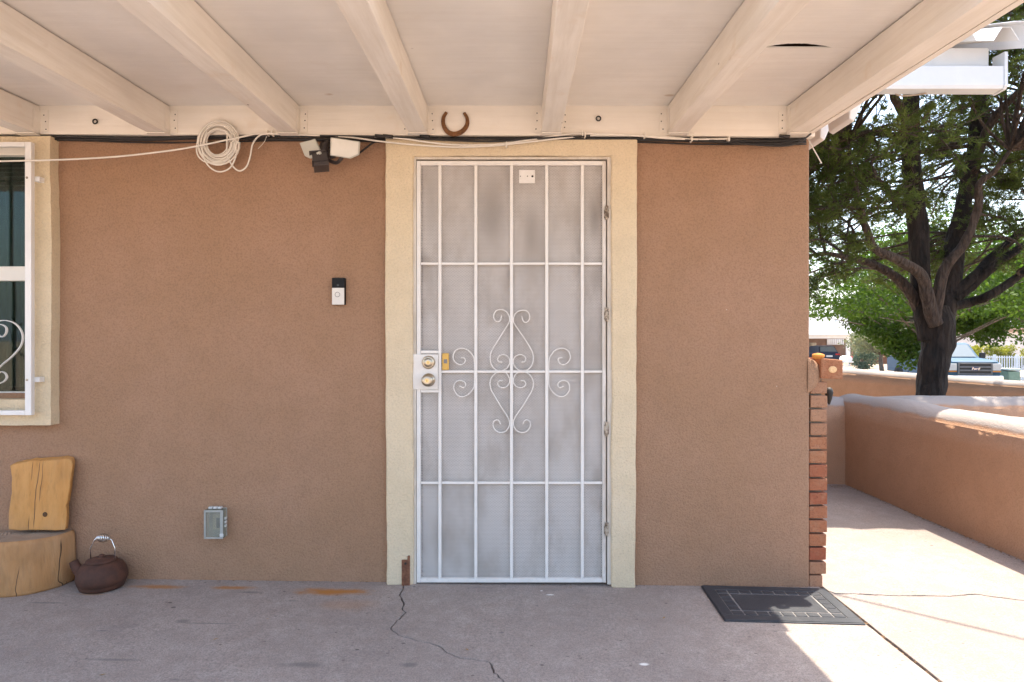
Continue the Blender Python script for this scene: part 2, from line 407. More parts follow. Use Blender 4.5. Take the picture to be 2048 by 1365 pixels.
tag(MB().add([(x, y, tz(x, 30) + .012) for x, y in ((-60, 23), (80, 23), (80, 38), (-60, 38))], [(0, 1, 2, 3)]).build('street', M_asph), kind='structure')
# mountains
m = MB(); k = 60
ridge = [(2500 + i * 60, 4200 + rj(60), 145 + 30 * noise.noise((i * .23, 3, 1)) + 14 * noise.noise((i * .9, 5, 1)) - i * 1.0) for i in range(-40, k)]
base = [(x, y - 700, -.9) for x, y, z in ridge]; nn = len(ridge)
m.add(base + ridge, [(i, i + 1, nn + i + 1, nn + i) for i in range(nn - 1)], True)
tag(m.build('hills', simple('far_rock', (.22, .19, .16), .95, .15, .004)), kind='structure')

# slabs split by the real joint and the real cracks
crack_px = [(805, 1177), (801, 1190), (809, 1206), (804, 1221), (812, 1225), (798, 1238), (780, 1257), (803, 1274), (829, 1280), (858, 1286), (883, 1296), (903, 1310), (919, 1317), (944, 1319), (979, 1325), (989, 1345), (1009, 1366)]
def fine(pts, amp, step=.018):
    out = []
    for a, b in zip(pts, pts[1:]):
        n_ = max(1, int((b - a).length / step))
        for i in range(n_):
            p = a.lerp(b, i / n_); p = p + Vector((rj(amp), rj(amp), 0)); out.append(p)
    out.append(pts[-1]); return out
ck = [Vector((-.53, 3.26, 0))] + [FP(*p) for p in crack_px] + [Vector((.02, 2.05, 0)), Vector((.10, 1.7, 0)), Vector((.06, 1.2, 0)), Vector((.2, .4, 0)), Vector((.15, -.8, 0)), Vector((.3, -3.2, 0))]
ck = fine(ck, .004)
gap = [.0020 + .0028 * abs(noise.noise((p.x * 9, p.y * 9, 2))) * 2 for p in ck]
floor = empty('porch_floor', (0, 0, 0), kind='structure')
JX = 1.503
def offs(c, gp, sgn):
    out = []
    for i, (p, w) in enumerate(zip(c, gp)):
        t_ = c[min(i + 3, len(c) - 1)] - c[max(i - 3, 0)]; n_ = Vector((-t_.y, t_.x, 0)).normalized() * w * sgn
        out.append((p.x + n_.x, p.y + n_.y))
    return out
lp = offs(ck, gap, -1); rp = offs(ck, gap, 1)
MB().prismz([(-5, 3.26)] + lp + [(-5, -3.2)], lambda x: fz(x) - .08, fz).build('slab', M_conc, floor, .0015, 1)
edge = [(JX + .004 * noise.noise((0, y * 7, 3)) + (.003 * noise.noise((0, y * 30, 8))), y) for y in [3.26 - i * .05 for i in range(130)]]
MB().prismz(rp + [(JX, -3.2)] + edge[::-1], lambda x: fz(x) - .08, fz).build('slab', M_conc, floor, .003, 2)
path = empty('path', (0, 0, 0), kind='structure')
PX = 1.521
c2 = [Vector((PX, 3.145, 0))] + [FP(*p) for p in ((1672, 1187), (1700, 1187), (1740, 1189), (1790, 1191), (1850, 1191), (1900, 1192), (1950, 1188), (1985, 1193), (2048, 1201))] + [Vector((2.6, 3.1, 0)), Vector((2.95, 3.06, 0))]
c2 = fine(c2, .003); g2 = [.0012 + .003 * abs(noise.noise((p.x * 8, 4, 2))) * 2 for p in c2]
e2 = [(PX + .004 * noise.noise((2, y * 8, 3)), y) for y in [3.13 - i * .05 for i in range(127)]]
MB().prismz([(p.x, p.y - w) for p, w in zip(c2, g2)] + [(2.95, -3.2)] + e2[::-1], lambda x: fz(x) - .08, lambda x: fz(x) - .002).build('slab', M_conc2, path, .003, 2)
MB().prismz([(PX, 5.62), (2.95, 5.62)] + [(p.x, p.y + w) for p, w in zip(c2, g2)][::-1], lambda x: fz(x) - .08, lambda x: fz(x)).build('slab', M_conc2, path, .002, 1)
M_fill = simple('joint_dirt', (.10, .07, .05), .95, .3, 40)
MB().box(JX - .01, PX + .01, -3.2, 3.2, -.09, -.040).build('joint_fill', M_fill, path)

# ------------------------------------------------------------------ the house
house = empty('stucco_house', (0, D, 0), 'tan stucco house with cream door surround and white barred security door under porch', 'house')
WX0, WX1, WT = -4.2, 1.452, 2.34
holes = [(-.470, .474, -.2, 2.07), (-3.2, -2.315, .93, 2.15)]
def wall_mesh(holes, x0, x1, z0, z1, y0, y1):
    X = sorted({x0, x1, *[h[0] for h in holes], *[h[1] for h in holes]}); Z = sorted({z0, z1, *[max(z0, h[2]) for h in holes], *[h[3] for h in holes]})
    b = MB()
    inside = lambda x, z: any(h[0] < x < h[1] and h[2] < z < h[3] for h in holes)
    for i in range(len(X) - 1):
        for j in range(len(Z) - 1):
            if inside((X[i] + X[i + 1]) / 2, (Z[j] + Z[j + 1]) / 2): continue
            b.add([(X[i], y0, Z[j]), (X[i + 1], y0, Z[j]), (X[i + 1], y0, Z[j + 1]), (X[i], y0, Z[j + 1])], [(0, 1, 2, 3)])
    for (a, c, d, e) in holes:
        b.add([(a, y0, d), (a, y1, d), (a, y1, e), (a, y0, e)], [(0, 1, 2, 3)]); b.add([(c, y0, d), (c, y1, d), (c, y1, e), (c, y0, e)], [(3, 2, 1, 0)])
        b.add([(a, y0, e), (c, y0, e), (c, y1, e), (a, y1, e)], [(3, 2, 1, 0)]); b.add([(a, y0, d), (c, y0, d), (c, y1, d), (a, y1, d)], [(0, 1, 2, 3)])
    return b
b = wall_mesh(holes, WX0, WX1 - .012, -.15, WT, D, D + .14)
# rounded corner and side wall
arc = [(WX1 - .012 + .012 * math.sin(a), D + .012 - .012 * math.cos(a)) for a in [R(x) for x in (0, 22, 45, 67, 90)]] + [(WX1, 9.5)]
zs = [-.15, 2.34]
b.add([(x, y, z) for z in zs for x, y in arc], [(i, i + 1, len(arc) + i + 1, len(arc) + i) for i in range(len(arc) - 1)], True)
b.add([(WX0, D, -.15), (WX0, 9.5, -.15), (WX0, 9.5, WT), (WX0, D, WT)], [(3, 2, 1, 0)]); b.add([(WX0, 9.5, -.15), (WX1, 9.5, -.15), (WX1, 9.5, WT), (WX0, 9.5, WT)], [(0, 1, 2, 3)])
b.build('wall', M_wall, house, fix=False)
# interior light block: rooms behind door and window
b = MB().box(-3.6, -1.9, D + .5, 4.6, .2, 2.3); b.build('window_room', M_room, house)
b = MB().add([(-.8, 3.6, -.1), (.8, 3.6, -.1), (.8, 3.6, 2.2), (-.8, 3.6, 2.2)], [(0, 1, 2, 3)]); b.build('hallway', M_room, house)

def jit_poly(poly, step=.045, amp=.0022, closed=True):
    out = []; k = len(poly)
    for i in range(k if closed else k - 1):
        a = Vector(poly[i]); c = Vector(poly[(i + 1) % k]); n_ = max(1, int((c - a).length / step))
        for j in range(n_):
            p = a.lerp(c, j / n_); s_ = .0 if j == 0 else 1
            out.append((p.x + s_ * amp * 2.2 * noise.noise((p.x * 4, p.y * 4, 1.3)) + s_ * rj(amp * .5), p.y + s_ * amp * 2.2 * noise.noise((p.x * 4, p.y * 4, 7.3)) + s_ * rj(amp * .5)))
    return out
ft = 3.155
zl, zr = H - (1172 - 682.5) * ft / F, H - (1178 - 682.5) * ft / F
poly = [(-.606, zl), (-.477, zl), (-.477, 2.078), (.481, 2.078), (.481, zr), (.597, zr), (.603, 1.1), (.606, 2.165), (-.612, 2.165), (-.612, 1.2)]
MB().prism(jit_poly(poly), ft, D + .004).build('door_trim', M_trim, house, .009, 3)
wt = 3.13
poly = [(-3.33, .782), (-2.207, .782), (-2.204, 1.4), (-2.209, 2.166), (-3.33, 2.166)]
inn = [(-3.2, .905), (-2.312, .905), (-2.312, 2.135), (-3.2, 2.135)]
o1 = jit_poly(poly, .05, .003); b = MB(); ybk = D + .004
# frame-shaped trim: outer ring + inner hole
def ring_prism(b, outer, inner, y0, y1):
    def near(p): return min(range(len(outer)), key=lambda i: (outer[i][0] - p[0]) ** 2 + (outer[i][1] - p[1]) ** 2)
    # outer side walls
    k = len(outer); v = [(x, y0, z) for x, z in outer] + [(x, y1, z) for x, z in outer]
    b.add(v, [(i, i + k, (i + 1) % k + k, (i + 1) % k) for i in range(k)])
    v = [(x, y0, z) for x, z in inner] + [(x, y1 + .06, z) for x, z in inner]
    b.add(v, [(i, (i + 1) % 4, (i + 1) % 4 + 4, i + 4) for i in range(4)])
    idx = [near(p) for p in inner]
    for i in range(4):
        a, c = idx[i], idx[(i + 1) % 4]; seq = []
        j = a
        while True:
            seq.append(j)
            if j == c: break
            j = (j + 1) % k
        b.add([(outer[j][0], y0, outer[j][1]) for j in seq] + [(inner[(i + 1) % 4][0], y0, inner[(i + 1) % 4][1]), (inner[i][0], y0, inner[i][1])], [tuple(range(len(seq) + 2))])
ring_prism(b, o1, inn, wt, ybk)
me = b.build('window_trim', M_trim, house)
bm = bmesh.new(); bm.from_mesh(me.data); bmesh.ops.remove_doubles(bm, verts=bm.verts, dist=.0004); bmesh.ops.recalc_face_normals(bm, faces=bm.faces); bm.to_mesh(me.data); bm.free()
bv = me.modifiers.new('bevel', 'BEVEL'); bv.width = .014; bv.segments = 3; bv.limit_method = 'ANGLE'; bv.angle_limit = R(50)

# ledger, rafters, ceiling panels
SL = .031; LY = 3.142
def rz(y): return 2.176 - SL * (LY - y)            # rafter underside
b = MB(); n_ = 40
for i in range(n_):
    x0 = -4.2 + (1.455 + 4.2) * i / n_; x1 = -4.2 + (1.455 + 4.2) * (i + 1) / n_
    w = lambda x: 2.172 + .003 * noise.noise((x * 2, 0, 5)) - .003 * x
    b.add([(x0, LY, w(x0)), (x1, LY, w(x1)), (x1, LY, 2.318), (x0, LY, 2.318)], [(0, 1, 2, 3)])
    b.add([(x0, LY, w(x0)), (x1, LY, w(x1)), (x1, D, w(x1)), (x0, D, w(x0))], [(3, 2, 1, 0)])
b.add([(1.455, LY, 2.168), (1.455, D, 2.168), (1.455, D, 2.318), (1.455, LY, 2.318)], [(0, 1, 2, 3)])
b.build('ledger_board', M_led, house, fix=False)
FY = 1.72                                            # unseen front end of the porch, cut short to let more bounced light in
RX = [(-2.925, 0), (-2.309, 0), (-1.687, 0), (-1.063, 0), (-.449, 0), (.187, .011), (.79, 0), (1.363, 0)]
def rafter(cx, skew, w=.089):
    b = MB(); n_ = 14; v = []
    for i in range(n_ + 1):
        y = LY - .002 - (LY - FY) * i / n_; x = cx - skew * (LY - y)
        for (sx, top) in ((-1, 0), (1, 0), (1, 1), (-1, 1)):
            v.append((x + sx * w / 2 + rj(.0012), y, (rz(y) if not top else rz(y) + .1345) + (0 if top else rj(.0015))))
    fs = [(4 * i + j, 4 * i + (j + 1) % 4, 4 * (i + 1) + (j + 1) % 4, 4 * (i + 1) + j) for i in range(n_) for j in range(4)] + [(0, 1, 2, 3), tuple(4 * n_ + j for j in (3, 2, 1, 0))]
    o = b.add(v, fs).build('rafter', M_raft, house, .003, 2)
    # steel hanger, painted over
    h = MB()
    for s_ in (-1, 1):
        h.box(cx + s_ * (w / 2 + .001), cx + s_ * (w / 2 + .0035), LY - .05, LY - .003, 2.19, 2.285)
        h.box(cx + s_ * (w / 2 + .001), cx + s_ * (w / 2 + .038), LY - .0045, LY - .001, 2.185 + rj(.004), 2.29 + rj(.004))
    h.box(cx - w / 2 - .003, cx + w / 2 + .003, LY - .05, LY - .003, 2.169, 2.1725)
    h.build('rafter_hanger', M_led, house)
    for s_ in (-1, 1):
        for q in range(3): MB().lathe([(.0032, 0), (.002, -.002)], (cx + s_ * (w / 2 + .024 + rj(.006)), LY - .005, 2.205 + .034 * q + rj(.005)), 'Y', 8).build('nail', M_dark, house)
for cx, sk in RX: rafter(cx, sk)
def panel(x0, x1, y0, y1, cut=None):
    b = MB(); n_ = 8; v = []
    zc = lambda y: rz(y) + .1395
    if not cut:
        pts = [(x0, y0), (x1, y0), (x1, y1), (x0, y1)]
    else: pts = cut
    k = len(pts)
    v = [(x, y, zc(y)) for x, y in pts] + [(x, y, zc(y) + (.005 if cut else .016)) for x, y in pts]
    b.add(v, [tuple(range(k)), tuple(range(2 * k - 1, k - 1, -1))] + [(i, i + k, (i + 1) % k + k, (i + 1) % k) for i in range(k)])
    return b.build('ceiling_panel', M_ply, house)
ROOFX = 1.632
S1 = 2.112; S2 = 2.475
panel(-4.2, -1.066, S1 + .0012, D); panel(-4.2, -1.066, FY, S1 - .0012)
panel(-1.063, .785, FY, D)
# the bay with the torn seam
tear = []
x0t, x1t = P(1529, 97, S2).x, P(1668, 97, S2).x
for i in range(33):
    u = i / 32; x = x0t + (x1t - x0t) * u
    tear.append((x, S2 - .0008 - (.046 * math.sin(math.pi * min(1, u * 1.05)) ** .7 * (1 - .45 * u) + rj(.0015)) * (1 if 0 < i < 32 else 0)))
panel(0, 0, 0, 0, [(.788, S2 + .0008), (ROOFX, S2 + .0008), (ROOFX, D), (.788, D)])
panel(0, 0, 0, 0, [(.788, FY), (ROOFX, FY), (ROOFX, S2 - .0008)] + tear[::-1] + [(.788, S2 - .0008)])
b = MB(); q = rz(S2) + .158
b.box(.8, 1.7, S2 - .14, S2 + .14, q + .035, q + .045); b.build('roof_felt', simple('dark_felt', (.09, .035, .015), .95, .3, 30), house)
# barge strip outside the last rafter
b = MB(); v = []
for y in (FY - .01, D): v += [(1.4185, y, rz(y) + .004), (1.444, y, rz(y) + .004), (1.444, y, rz(y) + .138), (1.4185, y, rz(y) + .138)]
b.add(v, [(0, 1, 2, 3), (7, 6, 5, 4)] + [(j, 4 + j, 4 + (j + 1) % 4, (j + 1) % 4) for j in range(4)]).build('barge_strip', M_raft, house)
b = MB(); v = []
for y in (FY - .03, D): v += [(1.60, y, rz(y) + .157), (1.65, y, rz(y) + .157), (1.65, y, rz(y) + .204), (1.60, y, rz(y) + .204)]
b.add(v, [(0, 1, 2, 3), (7, 6, 5, 4)] + [(j, 4 + j, 4 + (j + 1) % 4, (j + 1) % 4) for j in range(4)]).build('barge_board', M_raft, house)
b = MB(); v = []
for y in (FY - .05, D + .22): v += [(-4.3, y, rz(y) + .205), (1.735, y, rz(y) + .205), (1.735, y, rz(y) + .225), (-4.3, y, rz(y) + .225)]
M_roofm = simple('white_roof_metal', (.78, .78, .78), .35, .04, 3)
b.add(v, [(0, 1, 2, 3), (7, 6, 5, 4)] + [(j, 4 + j, 4 + (j + 1) % 4, (j + 1) % 4) for j in range(4)]).build('porch_roof_sheet', M_roofm, house)
# ribbed metal roof over the house, with folded eave ends
b = MB(); prof = []
y = D + .06
while y < 9.5:
    prof += [(y, 2.40), (y + .20, 2.40), (y + .235, 2.45), (y + .275, 2.45)]; y += .31
v = [(x, y, z) for x in (-4.3, 1.70) for y, z in prof]; k = len(prof)
b.add(v, [(i, i + 1, k + i + 1, k + i) for i in range(k - 1)]).build('ribbed_roof', M_roofm, house, fix=False)
MB().box(-4.25, 1.45, D + .15, 9.5, 2.342, 2.39).build('roof_deck', M_raft, house)
for i in range(4):
    y = D + .09 + .31 * i
    b = MB().hexa([(1.69, y, 2.30), (1.715, y, 2.285), (1.715, y + .215, 2.285), (1.69, y + .215, 2.30)], [(1.69, y - .01, 2.41), (1.765, y - .01, 2.405), (1.765, y + .235, 2.405), (1.69, y + .235, 2.41)])
    b.build('eave_flashing', M_roofm, house, .006, 2)

# security door -------------------------------------------------------------
DY = 3.181                                             # plane of the bars
def dX(px): return (px - 1024) * DY / F
def dZ(py): return H - (py - 682.5) * DY / F
jb = MB()
jb.box(dX(826), dX(833), 3.170, 3.26, dZ(1168), dZ(315)).box(dX(1214), dX(1223.5), 3.170, 3.26, dZ(1168), dZ(315)).box(dX(833) + .0005, dX(1214) - .0005, 3.171, 3.26, dZ(320), dZ(315.3))
jb.build('door_frame', M_jamb, house, .002, 2)
door = bpy.data.objects.new('security_door', None); COL.objects.link(door); door.parent = house; door['label'] = 'white steel security door with perforated sheet, bars and scrollwork'
def dbox(name, x0, x1, y0, y1, z0, z1, mat=M_door, bev=.0018): return MB().box(x0, x1, y0, y1, z0, z1).build(name, mat, door, bev, 2)
for (a, c) in ((833.8, 841.5), (1204.5, 1211.5)): dbox('stile', dX(a), dX(c), 3.172, 3.197, dZ(1164.5), dZ(323))
for (a, c) in ((331.5, 323.2), (1164.3, 1156.5)): dbox('rail', dX(841.5) + .0005, dX(1204.5) - .0005, 3.1722, 3.197, dZ(a), dZ(c))
VB = [880, 951.7, 1023, 1093.4, 1164.4]
for px in VB: dbox('bar', dX(px) - .0075, dX(px) + .0075, 3.1728, 3.186, dZ(1156.5) + .0005, dZ(331.5) - .0005)
for py in (528, 743.6, 965.8):
    for (a, c) in zip([841.5] + VB, VB + [1204.5]):
        if py == 743.6 and a == 841.5: continue
        dbox('crossbar', dX(a) + (.008 if a in VB else .001), dX(c) - (.008 if c in VB else .001), 3.1738, 3.186, dZ(py) - .006, dZ(py) + .006)
for py in (704.5, 782.5): dbox('crossbar', dX(841.5) + .001, dX(880) - .008, 3.1738, 3.186, dZ(py) - .0075, dZ(py) + .0075)
dbox('screen_sheet', dX(838), dX(1207), 3.1945, 3.1955, dZ(1160), dZ(327), M_perf, 0)
def zp(x, y): return Vector((dX(880 + x / 4.875), 3.1785, dZ(600 + y / 4.875)))
SA = [(600, 155), (590, 195), (570, 213), (540, 205), (523, 170), (530, 130), (555, 103), (600, 97), (645, 115), (672, 155), (678, 195), (665, 235), (590, 355), (520, 465), (492, 530), (490, 590), (505, 640), (540, 680), (580, 693), (625, 685), (660, 655), (680, 610), (672, 570), (645, 543), (610, 535), (575, 550), (562, 580), (575, 603), (605, 608)]
SB = [(610, 790), (580, 790), (562, 815), (575, 843), (610, 857), (650, 845), (677, 805), (672, 755), (640, 712), (600, 700), (550, 712), (505, 755), (487, 810), (500, 880), (540, 950), (600, 1050), (650, 1125), (675, 1180), (672, 1235), (640, 1280), (590, 1293), (545, 1275), (518, 1230), (522, 1190), (548, 1172), (575, 1180), (590, 1212)]
SC = [(205, 565), (235, 568), (247, 590), (230, 620), (195, 633), (150, 610), (128, 565), (140, 510), (175, 480), (220, 473), (270, 490), (310, 530), (333, 580), (337, 700), (335, 830), (310, 885), (270, 925), (220, 945), (175, 932), (140, 885), (135, 840), (155, 800), (195, 787), (235, 800), (250, 830), (230, 857), (190, 840)]
for L_ in (SA, SB, SC):
    for mir in (0, 1):
        pts = spline([zp(1394 - x + (4 if x < 620 else 0) if mir else x, y + (6 if mir and y < 250 else 0)) for x, y in L_], 5)
        MB().ribbon(pts, .0125, .0042).build('scroll', M_door, door)
lb = MB().box(dX(821), dX(879.3) - .0062, 3.1655, 3.1705, dZ(779), dZ(709)); lb.build('lock_plate', M_door, door, .0012, 2)
for py, r, knob in ((725, .0325, 0), (760, .0325, 1)):
    c = (dX(858), 3.1653, dZ(py))
    if knob: prof = [(r, 0), (r * .98, -.006), (r * .7, -.010), (r * .45, -.016), (r * .45, -.030), (r * .78, -.036), (r * .88, -.048), (r * .80, -.058), (r * .45, -.061)]
    else: prof = [(r, 0), (r, -.004), (r * .92, -.012), (r * .74, -.018), (r * .68, -.016), (r * .66, -.020), (r * .3, -.021)]
    o = MB().lathe(prof, c, 'Y', 36).build('door_knob' if knob else 'deadbolt', M_brassy, door)
    kf = c[1] - (.0612 if knob else .0212)
    k_ = MB().lathe([(.009, 0), (.0085, -.0015)], (c[0], kf, c[2]), 'Y', 20); k_.build('key_cylinder', simple('brass', (.70, .52, .25), .3, .05, 20, metal=1), door)
    MB().box(c[0] - .0012, c[0] + .0012, kf - .0022, kf - .0016, c[2] - .006, c[2] + .005).build('keyhole', M_dark, door)
MB().box(dX(885), dX(898), 3.168, 3.1872, dZ(740), dZ(707)).build('chime_button_case', M_yellow, door, .002, 2)
MB().box(dX(888), dX(895), 3.1655, 3.1678, dZ(727), dZ(719)).build('chime_button', simple('button_grey', (.22, .2, .19), .5), door, .001, 1)
for (a, c) in ((441, 417), (643, 619), (872, 846), (1070, 1047)):
    h = MB().tube([(dX(1212), 3.166, dZ(a)), (dX(1212), 3.166, dZ(c))], .0075, 10); h.tube([(dX(1212.5), 3.164, dZ(c) - .004), (dX(1212.5), 3.164, dZ(c) + .008)], .009, 10)
    h.box(dX(1207.5), dX(1217), 3.1665, 3.1705, dZ(a) + .008, dZ(c) - .008); h.build('hinge', M_hinge, door, .001, 1)
MB().box(dX(1038), dX(1070), 3.1900, 3.1938, dZ(366), dZ(339)).build('patch_plate', M_door, door, .001, 1)
for px, py, r in ((1041, 352, .0025), (1055, 352, .003), (1065, 352, .0055)):
    MB().lathe([(r, 0), (r * .8, -.0015)], (dX(px), 3.1898, dZ(py)), 'Y', 10).build('screw_hole', M_dark, door)
MB().box(-.44, .44, 3.235, 3.275, -.02, 2.05).build('inner_door', M_inner, house, .003, 2)
MB().box(-.47, .474, 3.12, 3.30, fz(0) - .05, fz(0) + .012).build('threshold', M_conc, house, .004, 2) if False else None
b = MB().box(dX(805.5), dX(821.5), 3.148, 3.1545, dZ(1168), dZ(1116)).box(dX(817), dX(821.6), 3.1485, 3.17, dZ(1168), dZ(1108)); b.build('rust_bracket', M_bracket, house, .001, 1)
MB().lathe([(.006, 0), (.005, -.004)], (dX(813), 3.148, dZ(1123)), 'Y', 10).build('bracket_screw', M_dark, house)

# window ---------------------------------------------------------------------
win = bpy.data.objects.new('window', None); COL.objects.link(win); win.parent = house
def wX(px, y): return (px - 1024) * y / F
def wZ(py, y): return H - (py - 682.5) * y / F
wy = 3.215
b = MB()
def wbox(name, x0, x1, y0, y1, z0, z1, mat=M_vinyl, bev=.003): return MB().box(x0, x1, y0, y1, z0, z1).build(name, mat, win, bev, 2)
xr = -2.3125
wbox('frame', xr - .045, xr - .0005, wy - .01, wy + .06, .945, 2.13); wbox('frame', -3.2, xr - .046, wy - .012, wy + .06, wZ(312, wy), 2.132)
wbox('meeting_rail', -3.2, xr - .046, wy + .002, wy + .05, wZ(562, wy), wZ(533, wy)); wbox('sash_rail', -3.2, xr - .046, wy + .002, wy + .05, wZ(797, wy), wZ(784, wy)); wbox('sill', -3.2, xr - .001, wy - .02, wy + .06, .906, wZ(800, wy), M_trim)
wbox('pane', -3.2, xr - .046, wy + .022, wy + .026, wZ(533, wy) + .0005, wZ(312, wy) - .0005, M_glass, 0); wbox('pane', -3.2, xr - .046, wy + .0321, wy + .0361, wZ(784, wy) + .0005, wZ(562, wy) - .0005, M_glass, 0)
for i in range(6):
    z = wZ(320, wy) - i * .022
    MB().hexa([(-3.2, 3.30, z), (-2.33, 3.30, z), (-2.33, 3.325, z + .012), (-3.2, 3.325, z + .012)], [(-3.2, 3.30, z + .0015), (-2.33, 3.30, z + .0015), (-2.33, 3.325, z + .0135), (-3.2, 3.325, z + .0135)]).build('blind_slat', M_blind, win)
for i in range(14):
    MB().tube([(-3.2 + i * .064, 3.37 + .02 * (i % 2), .95), (-3.2 + i * .064, 3.36 + .02 * (i % 2), 2.1)], .034, 8).build('curtain_fold', simple('curtain', (.16, .19, .165), .9, .1, 4) if i == 0 else bpy.data.materials['curtain'], win)
guard = bpy.data.objects.new('window_guard', None); COL.objects.link(guard); guard.parent = house
gy = 3.085
def gbox(name, x0, x1, z0, z1, y0=gy - .012, y1=gy + .012): return MB().box(x0, x1, y0, y1, z0, z1).build(name, M_white, guard, .002, 2)
gl_, gr_, gt, gb = -3.24, wX(66, gy), wZ(284, gy - .012), wZ(831, gy - .012)
gbox('frame_tube', gr_ - .03, gr_, gb, gt); gbox('frame_tube', gl_, gl_ + .03, gb, gt)
gbox('frame_tube', gl_ + .0305, gr_ - .0305, gt - .022, gt - .0005); gbox('frame_tube', gl_ + .0305, gr_ - .0305, gb + .0005, gb + .022)
for k in range(1, 6):
    x = gl_ + .03 + (gr_ - gl_ - .06) * k / 6; gbox('bar', x - .0065, x + .0065, gb + .0225, gt - .0225, gy - .0065, gy + .0065) if x < wX(-8, gy) else None
for py in (357, 760):
    z = wZ(py, gy); MB().box(gr_ - .005, gr_ + .022, gy + .0125, wt + .004, z - .012, z + .012).build('bracket', M_white, guard, .001, 1)
    MB().lathe([(.006, 0), (.004, -.003)], (gr_ - .02, gy - .0122, z), 'Y', 10).build('bolt', M_hinge, guard)
def gp(x, y, m_=0): return Vector((wX((x if not m_ else -76 - x) / 2.167, gy), gy, wZ(250 + y / 2.167, gy)))
for L_ in ([(-8, 915), (15, 918), (30, 895), (22, 872), (-5, 862), (-30, 875), (-38, 905), (-30, 940), (-38, 980)], ):
    pass
H1 = [(-12, 905), (8, 920), (26, 905), (28, 880), (8, 866), (-18, 868), (-36, 890), (-38, 880), (-20, 856), (20, 848), (60, 858), (88, 885), (100, 920), (90, 960), (55, 1002), (10, 1040), (-20, 1070), (-37, 1098), (-34, 1120), (-8, 1122), (18, 1112), (30, 1094), (22, 1076), (4, 1070), (-10, 1082)]
for m_ in (0, 1): MB().ribbon(spline([gp(x, y, m_) for x, y in H1], 5), .0125, .003).build('scroll', M_white, guard)

# brick veneer end -------------------------------------------------------------
ven = bpy.data.objects.new('brick_veneer', None); COL.objects.link(ven); ven.parent = house
bx0, bx1 = 1.4525, 1.541
MB().box(bx0 - .001, bx1 - .016, D + .034, D + .64, -.06, 1.0).build('mortar', M_mortar, ven)
z = -.018; n_c = 15; hstep = .0678
for i in range(n_c):
    z0 = -.022 + i * hstep; w1 = bx1 - (.016 if i == 0 else 0) + rj(.002) - .0012 * max(0, 5 - i); x0 = bx0 + .0015 + (.006 if i > 10 else 0)
    for k in range(3):
        off = 0 if i % 2 == 0 else -.1
        y0 = D + .008 + rj(.002) if k == 0 else D + .01 + k * .205 + off * 1
        y1 = D + .01 + (k + 1) * .205 + off - .012
        bb = MB(); bb.hexa([(x0, y0 + rj(.002), z0), (w1, y0 + rj(.002), z0 + rj(.0015)), (w1, y1, z0), (x0, y1, z0)], [(x0, y0 + rj(.002), z0 + .0585 + rj(.0015)), (w1 + rj(.0015), y0 + rj(.002), z0 + .0585 + rj(.0015)), (w1, y1, z0 + .0585), (x0, y1, z0 + .0585)])
        bb.build('brick', M_brick if 1 < i < 11 else M_brick2, ven, .004, 2)
for k in range(8):
    bb = MB(); y0 = D - .004 + k * .078; y1 = y0 + .068
    z0, z1 = .998, 1.092
    bb.hexa([(1.505, y0, z0 + .006), (1.613, y0, z0), (1.613, y1, z0), (1.505, y1, z0 + .006)], [(1.505, y0, z1 + .01), (1.613, y0, z1), (1.613, y1, z1), (1.505, y1, z1 + .01)])
    bb.build('sill_brick', M_brick, ven, .006, 2)
M_knot = simple('pale_core', (.72, .47, .24), .9, .2, 60, .002, 60)
b = MB(); 
for i in range(1):
    b.lathe([(.021, 0), (.019, -.0012), (.010, -.0018)], (1.562, D - .004, 1.046), 'Y', 14, .8)
b.build('brick_core', M_knot, ven)
# stucco lump over the sill
b = MB(); v = []; nz_, na = 12, 9
for i in range(nz_ + 1):
    zz = .93 + .175 * i / nz_; wv = math.sin(math.pi * min(1, max(0, i / nz_))) ** .5
    for j in range(na + 1):
        a = math.pi / 2 * j / na
        v.append((1.440 + (.012 + .075 * wv) * math.sin(a), D + .05 - (.05 + .008 * wv) * math.cos(a), zz + .006 * noise.noise((zz * 20, j, 1))))
b.add(v, [(i * (na + 1) + j, i * (na + 1) + j + 1, (i + 1) * (na + 1) + j + 1, (i + 1) * (na + 1) + j) for i in range(nz_) for j in range(na)], True)
b.build('stucco_lump', M_wall, ven)
M_orange = simple('terracotta', (.62, .25, .05), .8, .15, 40, .004, 50)
b = MB().lathe([(.004, -.03), (.017, -.024), (.021, -.005), (.019, .012), (.012, .026), (.004, .03)], (1.492, D - .004, 1.112), 'X', 12, .7); b.build('sealant_blob', M_orange, ven)

settle(house)
# ------------------------------------------------------------------ awning over the side path
aw = empty('metal_awning', (2.7, 5.3, 3.2), 'white ribbed metal awning with deep box gutter above the side path', 'awning')
AY = 5.2
def aX(px): return (px - 1024) * AY / F
def aZ(py): return H - (py - 682.5) * AY / F
M_gut = simple('white_gutter', (.56, .60, .64), .4, .04, 3)
x0a = 1.1
MB().box(x0a, aX(1996), AY + .10, AY + .13, aZ(131), aZ(85)).build('fascia', M_gut, aw, .004, 2)
b = MB().prismx([(AY + .095, aZ(131)), (AY, aZ(132)), (AY, aZ(170)), (AY + .012, aZ(177)), (AY + .12, aZ(178.5)), (AY + .12, aZ(132))], x0a, aX(2008)); b.build('gutter', M_gut, aw, .004, 2)
MB().prismx([(AY + .13, aZ(102)), (AY - .006, aZ(104)), (AY - .006, aZ(172)), (AY + .012, aZ(178.5)), (AY + .13, aZ(179.5))], aX(2008) + .001, aX(2015)).build('gutter_end', M_gut, aw, .003, 2)
b = MB(); prof = []; x = 1.0
while x < 3.95:
    prof += [(x, 0), (x + .10, 0), (x + .165, .105), (x + .235, .105), (x + .30, 0)]; x += .33
pz = aZ(83)
v = [(x, y, pz + z + (y - AY) * .41) for y in (AY - .12, AY + 3.2) for x, z in prof]; k = len(prof)
